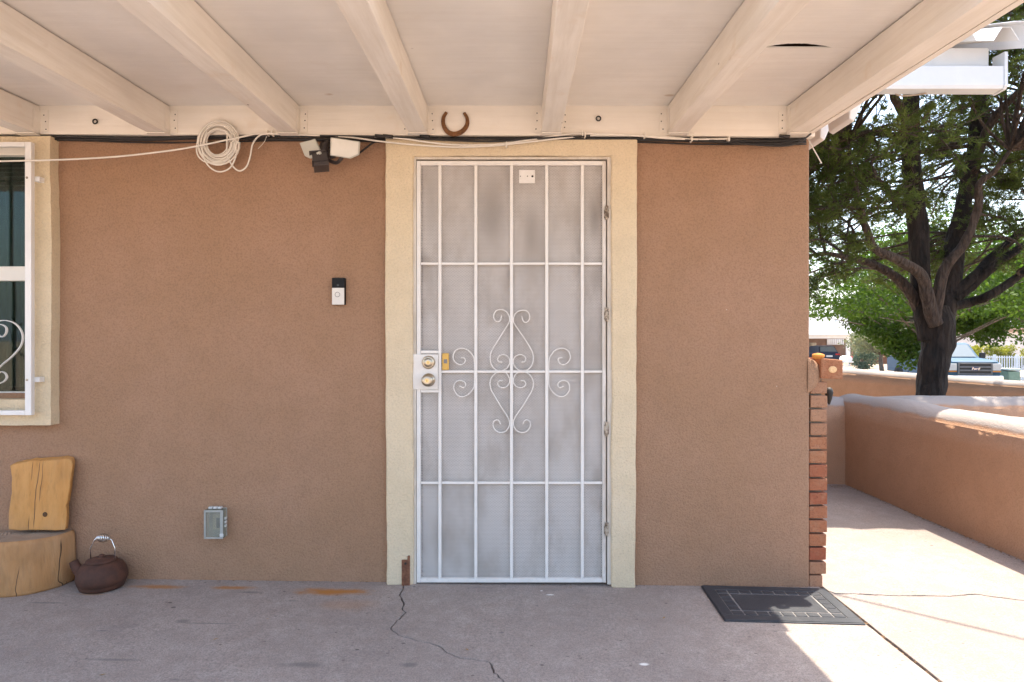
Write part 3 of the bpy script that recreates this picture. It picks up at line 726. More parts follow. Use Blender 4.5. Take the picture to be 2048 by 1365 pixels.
b.add(v, [(i, i + 1, k + i + 1, k + i) for i in range(k - 1)])
o = b.build('ribbed_sheet', M_roofm, aw, fix=False); sd_ = o.modifiers.new('thick', 'SOLIDIFY'); sd_.thickness = .003
xe = prof[-1][0]
b = MB().hexa([(xe - .03, AY - .12, pz + .10), (xe + .14, AY - .14, pz + .085), (xe + .14, AY + 3.2, pz + 1.39), (xe - .03, AY + 3.2, pz + 1.41)], [(xe - .03, AY - .12, pz + .104), (xe + .14, AY - .14, pz + .089), (xe + .14, AY + 3.2, pz + 1.394), (xe - .03, AY + 3.2, pz + 1.414)])
b.hexa([(xe + .137, AY - .14, pz + .089), (xe + .141, AY - .14, pz + .089), (xe + .141, AY + 3.2, pz + 1.39), (xe + .137, AY + 3.2, pz + 1.39)], [(xe + .117, AY - .14, pz - .11), (xe + .121, AY - .14, pz - .11), (xe + .121, AY + 3.2, pz + 1.2), (xe + .117, AY + 3.2, pz + 1.2)])
b.build('edge_flashing', M_roofm, aw, fix=True)
MB().box(1.0, 1.40, AY + .3, AY + 3.2, 2.45, pz + .08).build('support_wall', M_wall, aw)
settle(aw)

# ------------------------------------------------------------------ garden walls
def adobe_wall(name, pts, thick, h0, topf, label, mat=M_garden, seed=0, step=.06):
    # pts: centre line; profile with a soft rounded top
    pts = [Vector(p) for p in pts]; line = []
    for a, c in zip(pts, pts[1:]):
        n_ = max(1, int((c - a).length / step)); line += [a.lerp(c, i / n_) for i in range(n_)]
    line.append(pts[-1]); v = []; prof = []; caps = []
    th = thick / 2
    for z in (0, .25, .5, .7, .82): prof.append((-th, z, 0))
    for a in range(0, 181, 15): prof.append((-th * math.cos(R(a)), .82, math.sin(R(a))))
    for z in (.82, .7, .5, .25, 0): prof.append((th, z, 0))
    k = len(prof)
    for i, p in enumerate(line):
        t = (line[min(i + 1, len(line) - 1)] - line[max(i - 1, 0)]).normalized(); nrm = Vector((t.y, -t.x, 0))
        top = topf(p)
        for (o_, zf, s_) in prof:
            rad = .09
            z = h0 + (top - rad - h0) * (zf / .82) + s_ * rad
            q = p + nrm * o_; caps.append(s_)
            w = .006 * noise.noise((q.x * 2.2, q.y * 2.2, z * 2.2 + seed)) + .004 * noise.noise((q.x * 9, q.y * 9, z * 9 + seed))
            w2 = (.022 * noise.noise((q.x * 1.7 + seed, q.y * 1.7, 3)) + .006 * noise.noise((q.x * 7 + seed, q.y * 7, 3))) * s_
            v.append((q.x + nrm.x * w * o_ / th, q.y + nrm.y * w * o_ / th, z + w2))
    n_ = len(line); fs = [(i * k + j, i * k + j + 1, (i + 1) * k + j + 1, (i + 1) * k + j) for i in range(n_ - 1) for j in range(k - 1)]
    fs += [tuple(range(k)), tuple((n_ - 1) * k + j for j in reversed(range(k)))]
    o = MB().add(v, fs, True).build(name, mat); o.data.attributes.new('cap', 'FLOAT', 'POINT').data.foreach_set('value', caps)
    return tag(o, label, 'wall')
# path-side leg and the cross leg are two runs of one low wall
leg = adobe_wall('garden_wall', [(2.975, 5.72, 0), (2.975, -1.5, 0)], .29, -.15, lambda p: .735, 'low rounded tan stucco wall bordering the side path', seed=2)
crs = adobe_wall('garden_wall', [(2.2, 5.70, 0), (7.5, 5.70, 0)], .30, -.15, lambda p: .70, 'low stucco cross wall in shade closing the end of the path, behind the path wall', seed=5)
far = adobe_wall('boundary_wall', [(4.4, 10.95, 0), (5.36, 10.5, 0), (7.05, 9.0, 0), (9.5, 6.9, 0)], .26, -.25, lambda p: .745 - .115 * max(0, (p.x - 5.36)) / 1.7 * .95, 'long stucco yard wall with pale sunlit top behind the pine trunk', seed=9, step=.09)

# ------------------------------------------------------------------ things on the porch
# doormat
mat_c = Vector((1.2055, 2.969, 0)); mw, md = .592, .395
dm = empty('doormat', (mat_c.x, mat_c.y, fz(mat_c.x)), 'black rubber doormat with moulded brick border, half in sunlight', 'doormat')
dm.rotation_euler = (0, R(.69), R(-1.9))
def lbox(name, x0, x1, y0, y1, z0, z1, mat, bev, seg=2):
    return MB().box(x0, x1, y0, y1, z0, z1).build(name, mat, dm, bev, seg)
lbox('base', -mw / 2, mw / 2, -md / 2, md / 2, .0008, .0065, M_rubber, .003)
bw = .052
b = MB()
for (x0, x1, y0, y1) in ((-mw / 2 + .004, mw / 2 - .004, -md / 2 + .004, -md / 2 + bw), (-mw / 2 + .004, mw / 2 - .004, md / 2 - bw, md / 2 - .004), (-mw / 2 + .004, -mw / 2 + bw, -md / 2 + bw + .0003, md / 2 - bw - .0003), (mw / 2 - bw, mw / 2 - .004, -md / 2 + bw + .0003, md / 2 - bw - .0003)):
    b.box(x0, x1, y0, y1, .0066, .0100)
b.build('border', M_rubber, dm, .001, 1)
x0, x1, y0, y1 = -mw / 2 + bw, mw / 2 - bw, -md / 2 + bw, md / 2 - bw
lbox('groove_bed', x0 - .001, x1 + .001, y0 - .001, y1 + .001, .0066, .0072, M_groove, 0)
pd = .046; gp_ = .0062
nxp = 9; stepx = (x1 - x0) / nxp
for r_ in range(2):
    for i in range(nxp):
        a = x0 + i * stepx + gp_ / 2; ya = (y0 + gp_ if r_ == 0 else y1 - gp_ - pd * .8)
        lbox('pad', a, a + stepx - gp_, ya, ya + pd * .8, .0073, .0102, M_rubber, .0012, 1)
nyp = 4; yy0 = y0 + gp_ * 2 + pd * .8; yy1 = y1 - gp_ * 2 - pd * .8; sy = (yy1 - yy0) / nyp
for r_ in range(2):
    for i in range(nyp):
        ya = yy0 + i * sy + gp_ / 2; xa = x0 + gp_ / 2 if r_ == 0 else x1 - gp_ / 2 - pd
        lbox('pad', xa, xa + pd, ya, ya + sy - gp_, .0073, .0102, M_rubber, .0012, 1)
lbox('centre_panel', x0 + gp_ * 2 + pd, x1 - gp_ * 2 - pd, yy0 + gp_ / 2, yy1 - gp_ / 2, .0073, .0098, M_rubber, .0012, 1)

# stump chair
ch = empty('stump_chair', (-2.27, 3.1, fz(-2.27)), 'rustic chair carved from a pale log, split slab back against wall', 'chair')
b = MB(); v = []; n_ = 56; hs = [0, .01, .03, .08, .13, .18, .215, .232, .238]
fzc = fz(-2.25)
def stump_r(a, h):
    r = .258 + .012 * noise.noise((math.cos(a) * 1.5, math.sin(a) * 1.5, h * 2)) + .006 * noise.noise((math.cos(a) * 6, math.sin(a) * 6, h * 1.5))
    if h < .02: r -= .008
    if h > .225: r -= .006 if h < .235 else .014
    return r + .010 * (1 - h / .24)
for h in hs:
    for j in range(n_):
        a = 2 * math.pi * j / n_; r = stump_r(a, h)
        x = -2.372 + r * math.cos(a); y = 3.142 + .79 * r * math.sin(a); y = min(y, 3.185)
        v.append((x, y, fzc + h + (.010 * math.cos(a) + .014 * noise.noise((x * 4, y * 4, 0))) * (h > .1) * (h / .238)))
b.add(v, [(i * n_ + j, i * n_ + (j + 1) % n_, (i + 1) * n_ + (j + 1) % n_, (i + 1) * n_ + j) for i in range(len(hs) - 1) for j in range(n_)], True)
b.f.append(tuple(reversed(range(n_)))); b.sm.append(False)
b.build('seat_log', M_bark_pale, ch)
top = v[-n_:]; cx_ = sum(p[0] for p in top) / n_; cy_ = sum(p[1] for p in top) / n_; cz_ = sum(p[2] for p in top) / n_
rings = []
for s_ in (1, .75, .5, .25):
    rings += [(cx_ + (p[0] - cx_) * s_, cy_ + (p[1] - cy_) * s_, cz_ + (p[2] - cz_) * s_ + (.001 if s_ < 1 else .0006) + .006 * noise.noise((p[0] * s_ * 9, p[1] * s_ * 9, 4)) * (s_ < 1)) for p in top]
fs = [(i * n_ + j, i * n_ + (j + 1) % n_, (i + 1) * n_ + (j + 1) % n_, (i + 1) * n_ + j) for i in range(3) for j in range(n_)] + [tuple(3 * n_ + j for j in range(n_))]
MB().add(rings, fs, True).build('seat_top', M_end, ch)
by = 3.125
out = [(26, 1054), (24, 1020), (27, 985), (25, 955), (19, 931), (40, 926), (62, 922), (95, 921), (128, 918), (143, 921), (147, 930), (144, 965), (143, 985), (139, 1010), (141, 1030), (140, 1055), (120, 1056), (80, 1055), (50, 1056)]
poly = [((px - 7 - 1024) * by / F, H - (py + (5 if py > 1040 else 2) - 682.5) * by / F) for px, py in out]
poly = [(x, z) for x, z in jit_poly(poly, .02, .0016)]
b = MB(); k = len(poly); zb = min(p[1] for p in poly)
def lean(x, y, z): return (x, y + (z - zb) * .10, z)
v = [lean(x, by - .01, z) for x, z in poly] + [lean(poly[0][0] + .13 + (x - poly[0][0] - .13) * .93, by + .025, z + (.012 if z > zb + .28 else 0)) for x, z in poly]
b.add(v, [tuple(range(k)), tuple(range(2 * k - 1, k - 1, -1))] + [(i, i + k, (i + 1) % k + k, (i + 1) % k) for i in range(k)])
b.build('back_slab', M_plank, ch, .006, 3)
MB().lathe([(.012, 0), (.008, -.0015)], ((91 - 1024) * by / F, by - .0085 + .005, H - (1029 - 682.5) * by / F), 'Y', 12).build('knot', simple('knot', (.10, .05, .02), .8, .2, 50), ch)
settle(ch)

# kettle
kx, ky = (204 - 1024) * 3.082 / F, 3.082; kz = fz(kx)
kt = empty('kettle', (kx, ky, kz), 'old rusted cast iron kettle with coiled wire handle beside the stump chair', 'kettle')
MB().lathe([(.082, 0), (.092, .004), (.098, .018), (.098, .026), (.102, .028), (.1075, .048), (.1075, .062), (.102, .085), (.088, .108), (.066, .122), (.060, .125)], (kx, ky, kz), 'Z', 40).build('body', M_kettle, kt)
MB().lathe([(.064, .1245), (.066, .128), (.062, .133), (.035, .139), (.010, .141), (.010, .147), (.013, .152), (.006, .156)], (kx - .002, ky, kz), 'Z', 32).build('lid', M_kettle, kt)
MB().tube(spline([(kx - .080, ky - .01, kz + .062), (kx - .112, ky - .013, kz + .098), (kx - .124, ky - .015, kz + .128)], 5), [.030, .029, .027, .025, .024, .022, .021, .0205, .020, .0195, .019], 14).build('spout', M_kettle, kt)
e1, e2_ = Vector((kx - .052, ky, kz + .128)), Vector((kx + .060, ky, kz + .112))
hp = [e1, e1 + Vector((-.004, 0, .055)), Vector((kx - .035, ky, kz + .222)), Vector((kx - .022, ky, kz + .235))]
MB().tube(hp, .0028, 8).build('handle_wire', M_chrome, kt)
hp2 = [e2_, Vector((kx + .062, ky, kz + .180)), Vector((kx + .046, ky, kz + .222)), Vector((kx + .034, ky, kz + .232))]
MB().tube(hp2, .0028, 8).build('handle_wire', M_chrome, kt)
hel = []
for i in range(9 * 14 + 1):
    u = i / (9 * 14); r = .0045 + .015 * math.sin(math.pi * u) ** .7; a = 2 * math.pi * 8 * u
    hel.append((kx - .024 + .060 * u, ky + r * math.cos(a), kz + .234 - .002 * u + r * math.sin(a)))
MB().tube(hel, .0021, 6).build('coil_grip', M_chrome, kt)
for e in (e1, e2_): MB().box(e.x - .007, e.x + .007, e.y - .004, e.y + .004, e.z - .02, e.z + .006).build('handle_lug', M_kettle, kt, .002, 1)
settle(kt)

# outlet box
ox, oz = (429.5 - 1024) * 3.15 / F, H - (1047.5 - 682.5) * 3.15 / F
ob = empty('outlet_box', (ox, D, oz), 'small grey weatherproof outlet cover with cloudy lid, low on wall left of door', 'outlet')
MB().box(ox - .043, ox + .043, D - .012, D + .003, oz - .070, oz + .068).build('back_plate', M_plgrey, ob, .003, 2)
MB().box(ox - .021, ox + .021, D - .017, D - .0122, oz - .036, oz + .036).build('receptacle', simple('receptacle', (.55, .48, .36), .5), ob, .002, 2)
MB().box(ox - .002, ox + .017, D - .0185, D - .0172, oz - .028, oz + .020).build('socket_face', M_dark, ob)
b = MB().box(ox - .046, ox + .044, D - .050, D - .0495 + .002, oz - .070, oz + .066)
b.box(ox - .046, ox - .0435, D - .0475, D - .0125, oz - .070, oz + .066).box(ox + .0415, ox + .044, D - .0475, D - .0125, oz - .070, oz + .066).box(ox - .0433, ox + .0413, D - .0475, D - .0125, oz + .0635, oz + .066).box(ox - .0433, ox + .0413, D - .0475, D - .0125, oz - .070, oz - .0675)
b.build('lid', M_plas, ob)
b = MB().box(ox - .047, ox - .038, D - .053, D - .0502, oz - .071, oz + .067).box(ox + .030, ox + .045, D - .053, D - .0502, oz - .071, oz + .067).box(ox - .0378, ox + .0298, D - .053, D - .0502, oz + .057, oz + .067).box(ox - .0378, ox + .0298, D - .053, D - .0502, oz - .071, oz - .063)
b.build('lid_rim', M_plgrey, ob, .0015, 2)
for i in range(3): MB().box(ox + .0452, ox + .052, D - .04, D - .02, oz + .018 - i * .018, oz + .029 - i * .018).build('hinge_knuckle', simple('pale_plastic', (.6, .6, .58), .4) if i == 0 else bpy.data.materials['pale_plastic'], ob, .002, 2)
for i in range(3): MB().box(ox - .034 + i * .022, ox - .016 + i * .022, D - .035, D - .015, oz + .0685, oz + .078).build('hinge_knuckle', bpy.data.materials['pale_plastic'], ob, .002, 2)
MB().box(ox + .030, ox + .048, D - .056, D - .0532, oz - .060, oz - .045).build('latch', bpy.data.materials['pale_plastic'], ob, .001, 1)
settle(ob)

# doorbell
ex, ez = (676.5 - 1024) * 3.165 / F, H - (583 - 682.5) * 3.165 / F
db = empty('doorbell', (ex, D, ez), 'slim video doorbell, black top over silver face, on the wall beside the door', 'doorbell')
MB().box(ex - .0305, ex + .0315, D - .022, D + .003, ez - .065, ez + .065).build('housing', M_bellblk, db, .003, 2)
MB().box(ex - .030, ex + .029, D - .0275, D - .0222, ez - .065, ez + .0165).build('face_plate', M_bellslv, db, .002, 2)
MB().box(ex - .030, ex + .029, D - .0278, D - .0222, ez + .0172, ez + .065).build('camera_panel', M_bellblk, db, .002, 2)
MB().lathe([(.006, 0), (.005, -.0015)], (ex - .001, D - .028, ez + .029), 'Y', 16).build('camera_lens', simple('lens_grey', (.05, .05, .05), .1), db)
b = MB(); ring = [(ex - .003 + .0115 * math.cos(a), D - .0278, ez - .016 + .0115 * math.sin(a)) for a in [2 * math.pi * i / 28 for i in range(29)]]
b.tube(ring, .0014, 6, False); b.build('button_ring', simple('ring_grey', (.28, .26, .24), .4), db)
MB().lathe([(.0098, 0), (.0092, -.0012)], (ex - .003, D - .0276, ez - .016), 'Y', 24).build('button', M_bellslv, db)
settle(db)

# floodlight
fl = empty('security_light', (-1.13, D, 2.13), 'dark bronze motion sensor floodlight with two pale lamp heads above wall', 'light')
LYY = 3.06
def q(px, py, y=LYY): return P(px, py, y)
def lamp(face, mat, dy0, dy1, back):
    fr = [q(px, py, LYY - .02) for px, py in face]; c = sum(fr, Vector()) / len(fr)
    v = [p for p in fr] + [c + (p - c) * back + Vector((0, .07, .012)) for p in fr]; k = len(fr)
    v = [Vector((p.x, p.y + (dy0 + (dy1 - dy0) * ((p.x - fr[0].x) / (fr[2].x - fr[0].x))), p.z)) for p in v]
    o = MB().add(v, [tuple(range(k)), tuple(range(2 * k - 1, k - 1, -1))] + [(i, i + k, (i + 1) % k + k, (i + 1) % k) for i in range(k)]).build('lamp_head', M_lens2, fl, .004, 2)
    c = sum(v[:k], Vector()) / k; fv = [c + (p - c) * .9 + Vector((0, -.004, 0)) for p in v[:k]]; bk = [p + Vector((0, .003, 0)) for p in fv]
    MB().add(fv + bk, [tuple(range(k)), tuple(range(2 * k - 1, k - 1, -1))] + [(i, i + k, (i + 1) % k + k, (i + 1) % k) for i in range(k)]).build('lens', mat, fl, .0015, 2)
lamp([(594, 282), (630, 277), (645, 309), (619, 317), (606, 310)], M_lens2, .03, -.01, .7)
lamp([(661, 275), (719, 281), (717, 308), (699, 317), (660, 312)], M_lens, -.005, .015, .75)
c = q(652, 290, 3.12); MB().lathe([(.05, 0), (.05, -.012), (.036, -.02)], (c.x, D - .001, c.z), 'Y', 28).build('mount_plate', M_bronze, fl)
MB().tube(spline([(c.x, D - .02, c.z + .02), q(652, 288, 3.12), q(648, 300, 3.1), q(650, 312, 3.09)], 5), .014, 12).build('swivel_arm', M_bronze, fl)
MB().tube(spline([(c.x + .01, D - .02, c.z - .01), q(655, 318, 3.12), q(672, 326, 3.10), q(682, 318, 3.08), q(684, 308, 3.08)], 5), .009, 10).build('swivel_arm', M_bronze, fl)
b = MB().box(-.034, .034, -.045, .02, -.036, .030); b.box(-.045, .03, -.058, .0, .0302, .035); b.box(-.04, .03, -.052, .0, -.016, -.0125); b.box(-.006, -.002, -.0475, -.0452, -.030, .026)
s0 = q(641, 327, 3.075); b.xf(Matrix.Translation(s0) @ Matrix.Rotation(R(-14), 4, 'Y') @ Matrix.Rotation(R(-12), 4, 'X') @ Matrix.Rotation(R(18), 4, 'Z')).build('motion_sensor', M_bronze, fl, .003, 2)
MB().tube(spline([q(700, 313, 3.16), q(716, 308, 3.165), q(735, 294, 3.17), q(748, 285, 3.17), q(770, 279, 3.16)], 5), .0045, 8).build('supply_cable', M_black, fl)
settle(fl)

# horseshoe
hs_ = MB(); pts = [(893, 225), (887, 236), (887, 250), (893, 262), (903, 268), (914, 268), (926, 262), (934, 250), (934, 237), (928, 226)]
pp = spline([P(x, y, LY - .006) for x, y in pts], 4); k = len(pp); v = []
cen = P(910, 245, LY - .006)
for i, p in enumerate(pp):
    t = (pp[min(i + 1, k - 1)] - pp[max(i - 1, 0)]).normalized(); nn_ = Vector((t.z, 0, -t.x)); w = .009 + .006 * math.sin(math.pi * i / (k - 1))
    for s_, y_ in ((-1, -.005), (1, -.005), (1, .005), (-1, .005)): v.append(p + nn_ * w * s_ * .75 + Vector((0, y_, 0)))
hs_.add(v, [(4 * i + j, 4 * (i + 1) + j, 4 * (i + 1) + (j + 1) % 4, 4 * i + (j + 1) % 4) for i in range(k - 1) for j in range(4)] + [(0, 1, 2, 3), tuple(4 * (k - 1) + j for j in (3, 2, 1, 0))])
tag(hs_.build('horseshoe', M_rust, None, .0015, 2), 'rusty horseshoe hung open end up on the ledger board above the door', 'horseshoe')
for (px, py, lab) in ((190, 243.5, 'small dark iron ring on the ledger board near the window'), (1197, 237.5, 'small dark iron ring on the ledger board right of the horseshoe')):
    c = P(px, py, LY - .005); ring = [c + Vector((.0105 * math.cos(a), 0, .0105 * math.sin(a))) for a in [2 * math.pi * i / 20 for i in range(21)]]
    tag(MB().tube(ring, .0032, 8, False).build('iron_ring', M_dark), lab, 'ring', 'iron rings on the ledger board')
nails = [(30, 262), (165, 238), (220, 247), (445, 214), (497, 234), (510, 240), (1060, 246), (1240, 214), (1172, 217), (175, 252), (1000, 244)]
# cables -----------------------------------------------------------------------
CY = 3.128
bc = empty('black_cable_bundle', (0, 3.15, 2.17), 'black cables stapled along the top of the wall under the ledger', 'cable')
def cable(px, r, mat, parent, name='cable', y=CY, k=6, n=7):
    pts = [P(p[0], p[1], p[2] if len(p) > 2 else y) for p in px]
    return MB().tube(spline(pts, k), r, n).build(name, mat, parent)
ks = [(-420, 281), (0, 277), (130, 276), (280, 279), (400, 276), (560, 274), (700, 274), (800, 276), (950, 278), (1080, 279), (1250, 277), (1390, 279), (1500, 281), (1612, 280)]
for s_, (dy, r) in enumerate(((0, .0068), (5, .0055), (-3, .0045), (9, .0035))):
    cable([(x, y + dy + rj(2.2) - (2 if x < 700 else 0), CY + .03 + .006 * s_) for x, y in ks], r, M_black, bc)
cable([(640, 272), (760, 274), (860, 279), (980, 283), (1080, 277), (1180, 272)], .0052, M_black, bc)
cable([(1370, 280), (1450, 285), (1520, 291), (1572, 292), (1600, 284), (1622, 268)], .0042, M_black, bc)
cable([(1400, 277), (1480, 287), (1560, 287), (1610, 276)], .0032, M_black, bc)
for px in (756, 772, 846, 1565): cable([(px - 6, 272), (px + 14, 274)], .0085, M_black, bc, 'connector', CY - .003, 2, 8)
settle(bc)
wc = empty('white_cable', (-1.43, 3.12, 2.13), 'white cable with a hanging coil looped along the eave from window to corner', 'cable')
cable([(-300, 330, 3.06), (0, 323, 3.06), (120, 320, 3.07), (230, 314, 3.09), (330, 303, 3.10), (393, 293, 3.09), (470, 277, 3.085), (535, 265), (600, 270), (690, 274), (760, 283), (830, 290), (910, 294.5), (985, 292), (1060, 284), (1130, 276), (1200, 270), (1290, 272), (1350, 276), (1395, 281)], .0042, M_cable, wc)
cable([(535, 266), (600, 270), (720, 273), (800, 277), (850, 284), (910, 290), (990, 289), (1060, 280), (1120, 271), (1165, 267), (1250, 270), (1330, 277), (1400, 279), (1460, 278)], .0042, M_cable, wc)
cx0, cy0 = 437, 286
coil = []
turns = 13
for i in range(turns * 26 + 1):
    u = i / 26; a = 2 * math.pi * (u % 1); tI = int(u)
    rr = 33 + 9.5 * math.sin(tI * 2.4) + 4.5 * noise.noise((u * .9, 2, 5)); ox_ = 5 * noise.noise((u * .31, 9, 1)); oy_ = 8 * noise.noise((u * .27, 4, 2))
    coil.append(P(cx0 + ox_ + rr * math.cos(a), cy0 + oy_ + rr * 1.06 * math.sin(a), CY - .008 + .016 * noise.noise((u * .8, 7, 7))))
MB().tube(coil, .0036, 6).build('coil', M_cable, wc)
cable([(398, 270), (393, 300), (401, 318), (420, 326), (447, 318), (470, 296), (478, 275)], .0036, M_cable, wc, y=CY - .012)
cable([(414, 262), (405, 295), (411, 323), (425, 339), (442, 344), (460, 336), (471, 315), (472, 296), (462, 270)], .0036, M_cable, wc, y=CY - .016)
cable([(455, 262), (454, 300), (461, 326), (477, 342), (492, 335), (500, 315), (505, 290), (516, 274), (532, 268), (560, 269)], .0038, M_cable, wc, y=CY - .012)
for (px, py) in ((535, 266), (545, 267), (1013, 290), (1165, 268), (1170, 270), (1290, 271), (1383, 279), (1457, 279)):
    MB().box(*(lambda c: (c.x - .0035, c.x + .0035, CY - .012, CY + .02, c.z - .012, c.z + .012))(P(px, py, CY))).build('cable_clip', M_cable, wc, .001, 1)
cable([(534, 272), (528, 285), (516, 298)], .0012, M_cable, wc, 'tie_tail', k=4, n=5)
cable([(1617, 280, 3.15), (1628, 300, 3.12), (1643, 327, 3.1)], .0028, M_cable, wc, 'cut_end')
settle(wc)

# ------------------------------------------------------------------ trees
def leaf_mat(name, c, c2, trans=.35):
    t = NT(name); n = t.noise(1.1, 3, .6); n2 = t.noise(9, 2, .6)
    col = t.mix(t.ramp(n, .35, .65), c, c2); col = t.mix(t.ramp(n2, .35, .7, 0, .5), col, sc(c2, 1.35)); t.col(col); t.set(Roughness=.6); t.b.inputs['Specular IOR Level'].default_value = .2
    tl = t.n('ShaderNodeBsdfTranslucent'); t.l(t.mix(.5, col, (c2[0] * 1.5, c2[1] * 1.6, c2[2])), tl.inputs[0]); mx = t.n('ShaderNodeMixShader'); mx.inputs[0].default_value = trans
    t.l(t.b.outputs[0], mx.inputs[1]); t.l(tl.outputs[0], mx.inputs[2]); t.l(mx.outputs[0], t.out.inputs[0]); return t.m
def bark_mat(name, a, b, scale=14):
    t = NT(name); g_ = t.noise(scale, 6, .7, (1, 1, .22), .8); v_ = t.voro(scale * 1.3, (1, 1, .28))
    t.col(t.mix(t.ramp(g_, .35, .66), a, b)); t.bump(t.math('ADD', g_, v_), .035); return t.set(Roughness=.95)
def raw_mesh(name, V, Fc, mat, parent, nv):
    me = bpy.data.meshes.new(name); n = len(Fc)
    me.vertices.add(len(V)); me.vertices.foreach_set('co', V.astype(np.float32).ravel())
    me.loops.add(n * nv); me.loops.foreach_set('vertex_index', Fc.astype(np.int32).ravel())
    me.polygons.add(n); me.polygons.foreach_set('loop_start', np.arange(0, n * nv, nv, dtype=np.int32)); me.polygons.foreach_set('loop_total', np.full(n, nv, np.int32))
    me.update(calc_edges=True); me.materials.append(mat)
    o = bpy.data.objects.new(name, me); COL.objects.link(o); o.parent = parent; return o
def unit(a): return a / (np.linalg.norm(a, axis=1, keepdims=True) + 1e-9)
def needles(pos, dirs, n, ln, w, spread):
    """tufts: n thin needles fanning out at every position"""
    k = len(pos); p = np.repeat(pos, n, 0) + rng.normal(0, .012, (k * n, 3)); d = unit(np.repeat(dirs, n, 0) + rng.normal(0, spread, (k * n, 3)))
    L = ln * rng.uniform(.6, 1.15, (k * n, 1)); s_ = unit(np.cross(d, rng.normal(0, 1, (k * n, 3)))) * w
    V = np.empty((k * n * 3, 3)); V[0::3] = p - s_; V[1::3] = p + s_; V[2::3] = p + d * L
    return V, np.arange(k * n * 3).reshape(-1, 3)
def leaves(pos, size):
    k = len(pos); d = unit(rng.normal(0, 1, (k, 3)) + np.array([0, 0, -.3])); s_ = unit(np.cross(d, rng.normal(0, 1, (k, 3))))
    L = size * rng.uniform(.6, 1.2, (k, 1)); V = np.empty((k * 4, 3))
    V[0::4] = pos; V[1::4] = pos + d * L * .5 + s_ * L * .28; V[2::4] = pos + d * L; V[3::4] = pos + d * L * .5 - s_ * L * .28
    return V, np.arange(k * 4).reshape(-1, 4)

TY = 8.0
pine = empty('pine_tree', (P(1860, 795, TY).x, TY, -.12), 'big pine with dark furrowed trunk and spreading limbs behind the garden walls', 'tree')
M_bark = bark_mat('pine_bark', (.008, .006, .005), (.034, .023, .017))
M_limb = bark_mat('pine_limb', (.04, .028, .022), (.10, .07, .052), 22)
limbs = []
def limb(pts, ws, name, mat, par=pine):
    pp = spline([P(x, y, Y) for x, y, Y in pts], 6); k = len(pp); rr = []
    for i in range(k):
        u = i / (k - 1) * (len(ws) - 1); j = min(int(u), len(ws) - 2); rr.append((ws[j] + (ws[j + 1] - ws[j]) * (u - j)) / 2 * TY / F)
    pp = [p + Vector((noise.noise((p.z * 3, p.x * 3, 1)), noise.noise((p.z * 3, p.x * 3, 9)), 0)) * .02 for p in pp]
    limbs.append(pp)
    b_ = MB().tube(pp, rr, 14)
    b_.v = [tuple(Vector(v_) + Vector((noise.noise((v_[0] * 14, v_[1] * 14, v_[2] * 5)), noise.noise((v_[0] * 14 + 9, v_[1] * 14, v_[2] * 5)), 0)) * rr[0] * .16) for v_ in b_.v]
    b_.build(name, mat, par)
limb([(1858, 900, 8), (1860, 800, 8), (1864, 740, 8), (1871, 690, 8), (1874, 650, 8), (1872, 615, 8.02)], [62, 52, 51, 57, 62, 50], 'trunk', M_bark)
limb([(1858, 680, 8), (1850, 620, 8), (1842, 563, 8), (1837, 460, 8.05), (1824, 340, 8.1), (1821, 200, 8.1), (1812, 60, 8.1), (1806, -120, 8.1), (1800, -330, 8.1)], [42, 40, 36, 36, 34, 29, 25, 18, 8], 'trunk', M_bark)
limb([(1878, 690, 8.1), (1889, 625, 8.1), (1899, 565, 8.15), (1912, 480, 8.25), (1930, 400, 8.3), (1946, 320, 8.4), (1956, 230, 8.4), (1968, 100, 8.4), (1975, -150, 8.4)], [40, 42, 42, 36, 31, 29, 26, 20, 8], 'trunk', M_bark)
limb([(1872, 650, 7.86), (1856, 600, 7.8), (1838, 550, 7.75), (1800, 522, 7.6), (1755, 500, 7.5), (1737, 468, 7.45), (1724, 430, 7.4), (1712, 380, 7.4), (1700, 325, 7.35), (1702, 280, 7.3)], [26, 24, 21, 18, 15, 14, 12, 10, 8, 4], 'limb', M_limb)
limb([(1850, 640, 8.05), (1822, 592, 8), (1785, 550, 8), (1740, 527, 8), (1705, 518, 8), (1650, 508, 7.9), (1600, 515, 7.9)], [26, 22, 18, 15, 12, 8, 5], 'limb', M_limb)
limb([(1868, 640, 7.86), (1880, 575, 7.8), (1893, 535, 7.75), (1932, 482, 7.65), (1953, 425, 7.6), (1958, 370, 7.5), (1990, 342, 7.4), (2020, 300, 7.3)], [26, 22, 20, 17, 14, 12, 10, 6], 'limb', M_limb)
for (a, c, d, y_) in ((590, 515, 462, 8.2), (600, 535, 490, 8.0), (612, 588, 545, 7.8)):
    limb([(1905, a, 8.05), (1945, (a + c) / 2 + 4, 8.05), (1985, c, y_), (2050, d, y_), (2130, d - 40, y_)], [22, 19, 17, 14, 7], 'limb', M_bark)
limb([(1822, 420, 8.05), (1790, 400, 7.9), (1765, 370, 7.7), (1745, 350, 7.6)], [18, 15, 12, 6], 'limb', M_bark)
limb([(1822, 270, 8.1), (1800, 215, 7.9), (1790, 190, 7.8), (1770, 130, 7.6), (1740, 90, 7.4)], [20, 18, 15, 10, 5], 'limb', M_limb)
limb([(1826, 300, 8.1), (1780, 270, 8.2), (1720, 270, 8.3), (1660, 290, 8.3)], [16, 13, 10, 5], 'limb', M_bark)
limb([(1945, 330, 8.4), (1985, 240, 8.2), (2030, 190, 8.0), (2100, 120, 7.8)], [20, 16, 12, 6], 'limb', M_limb)
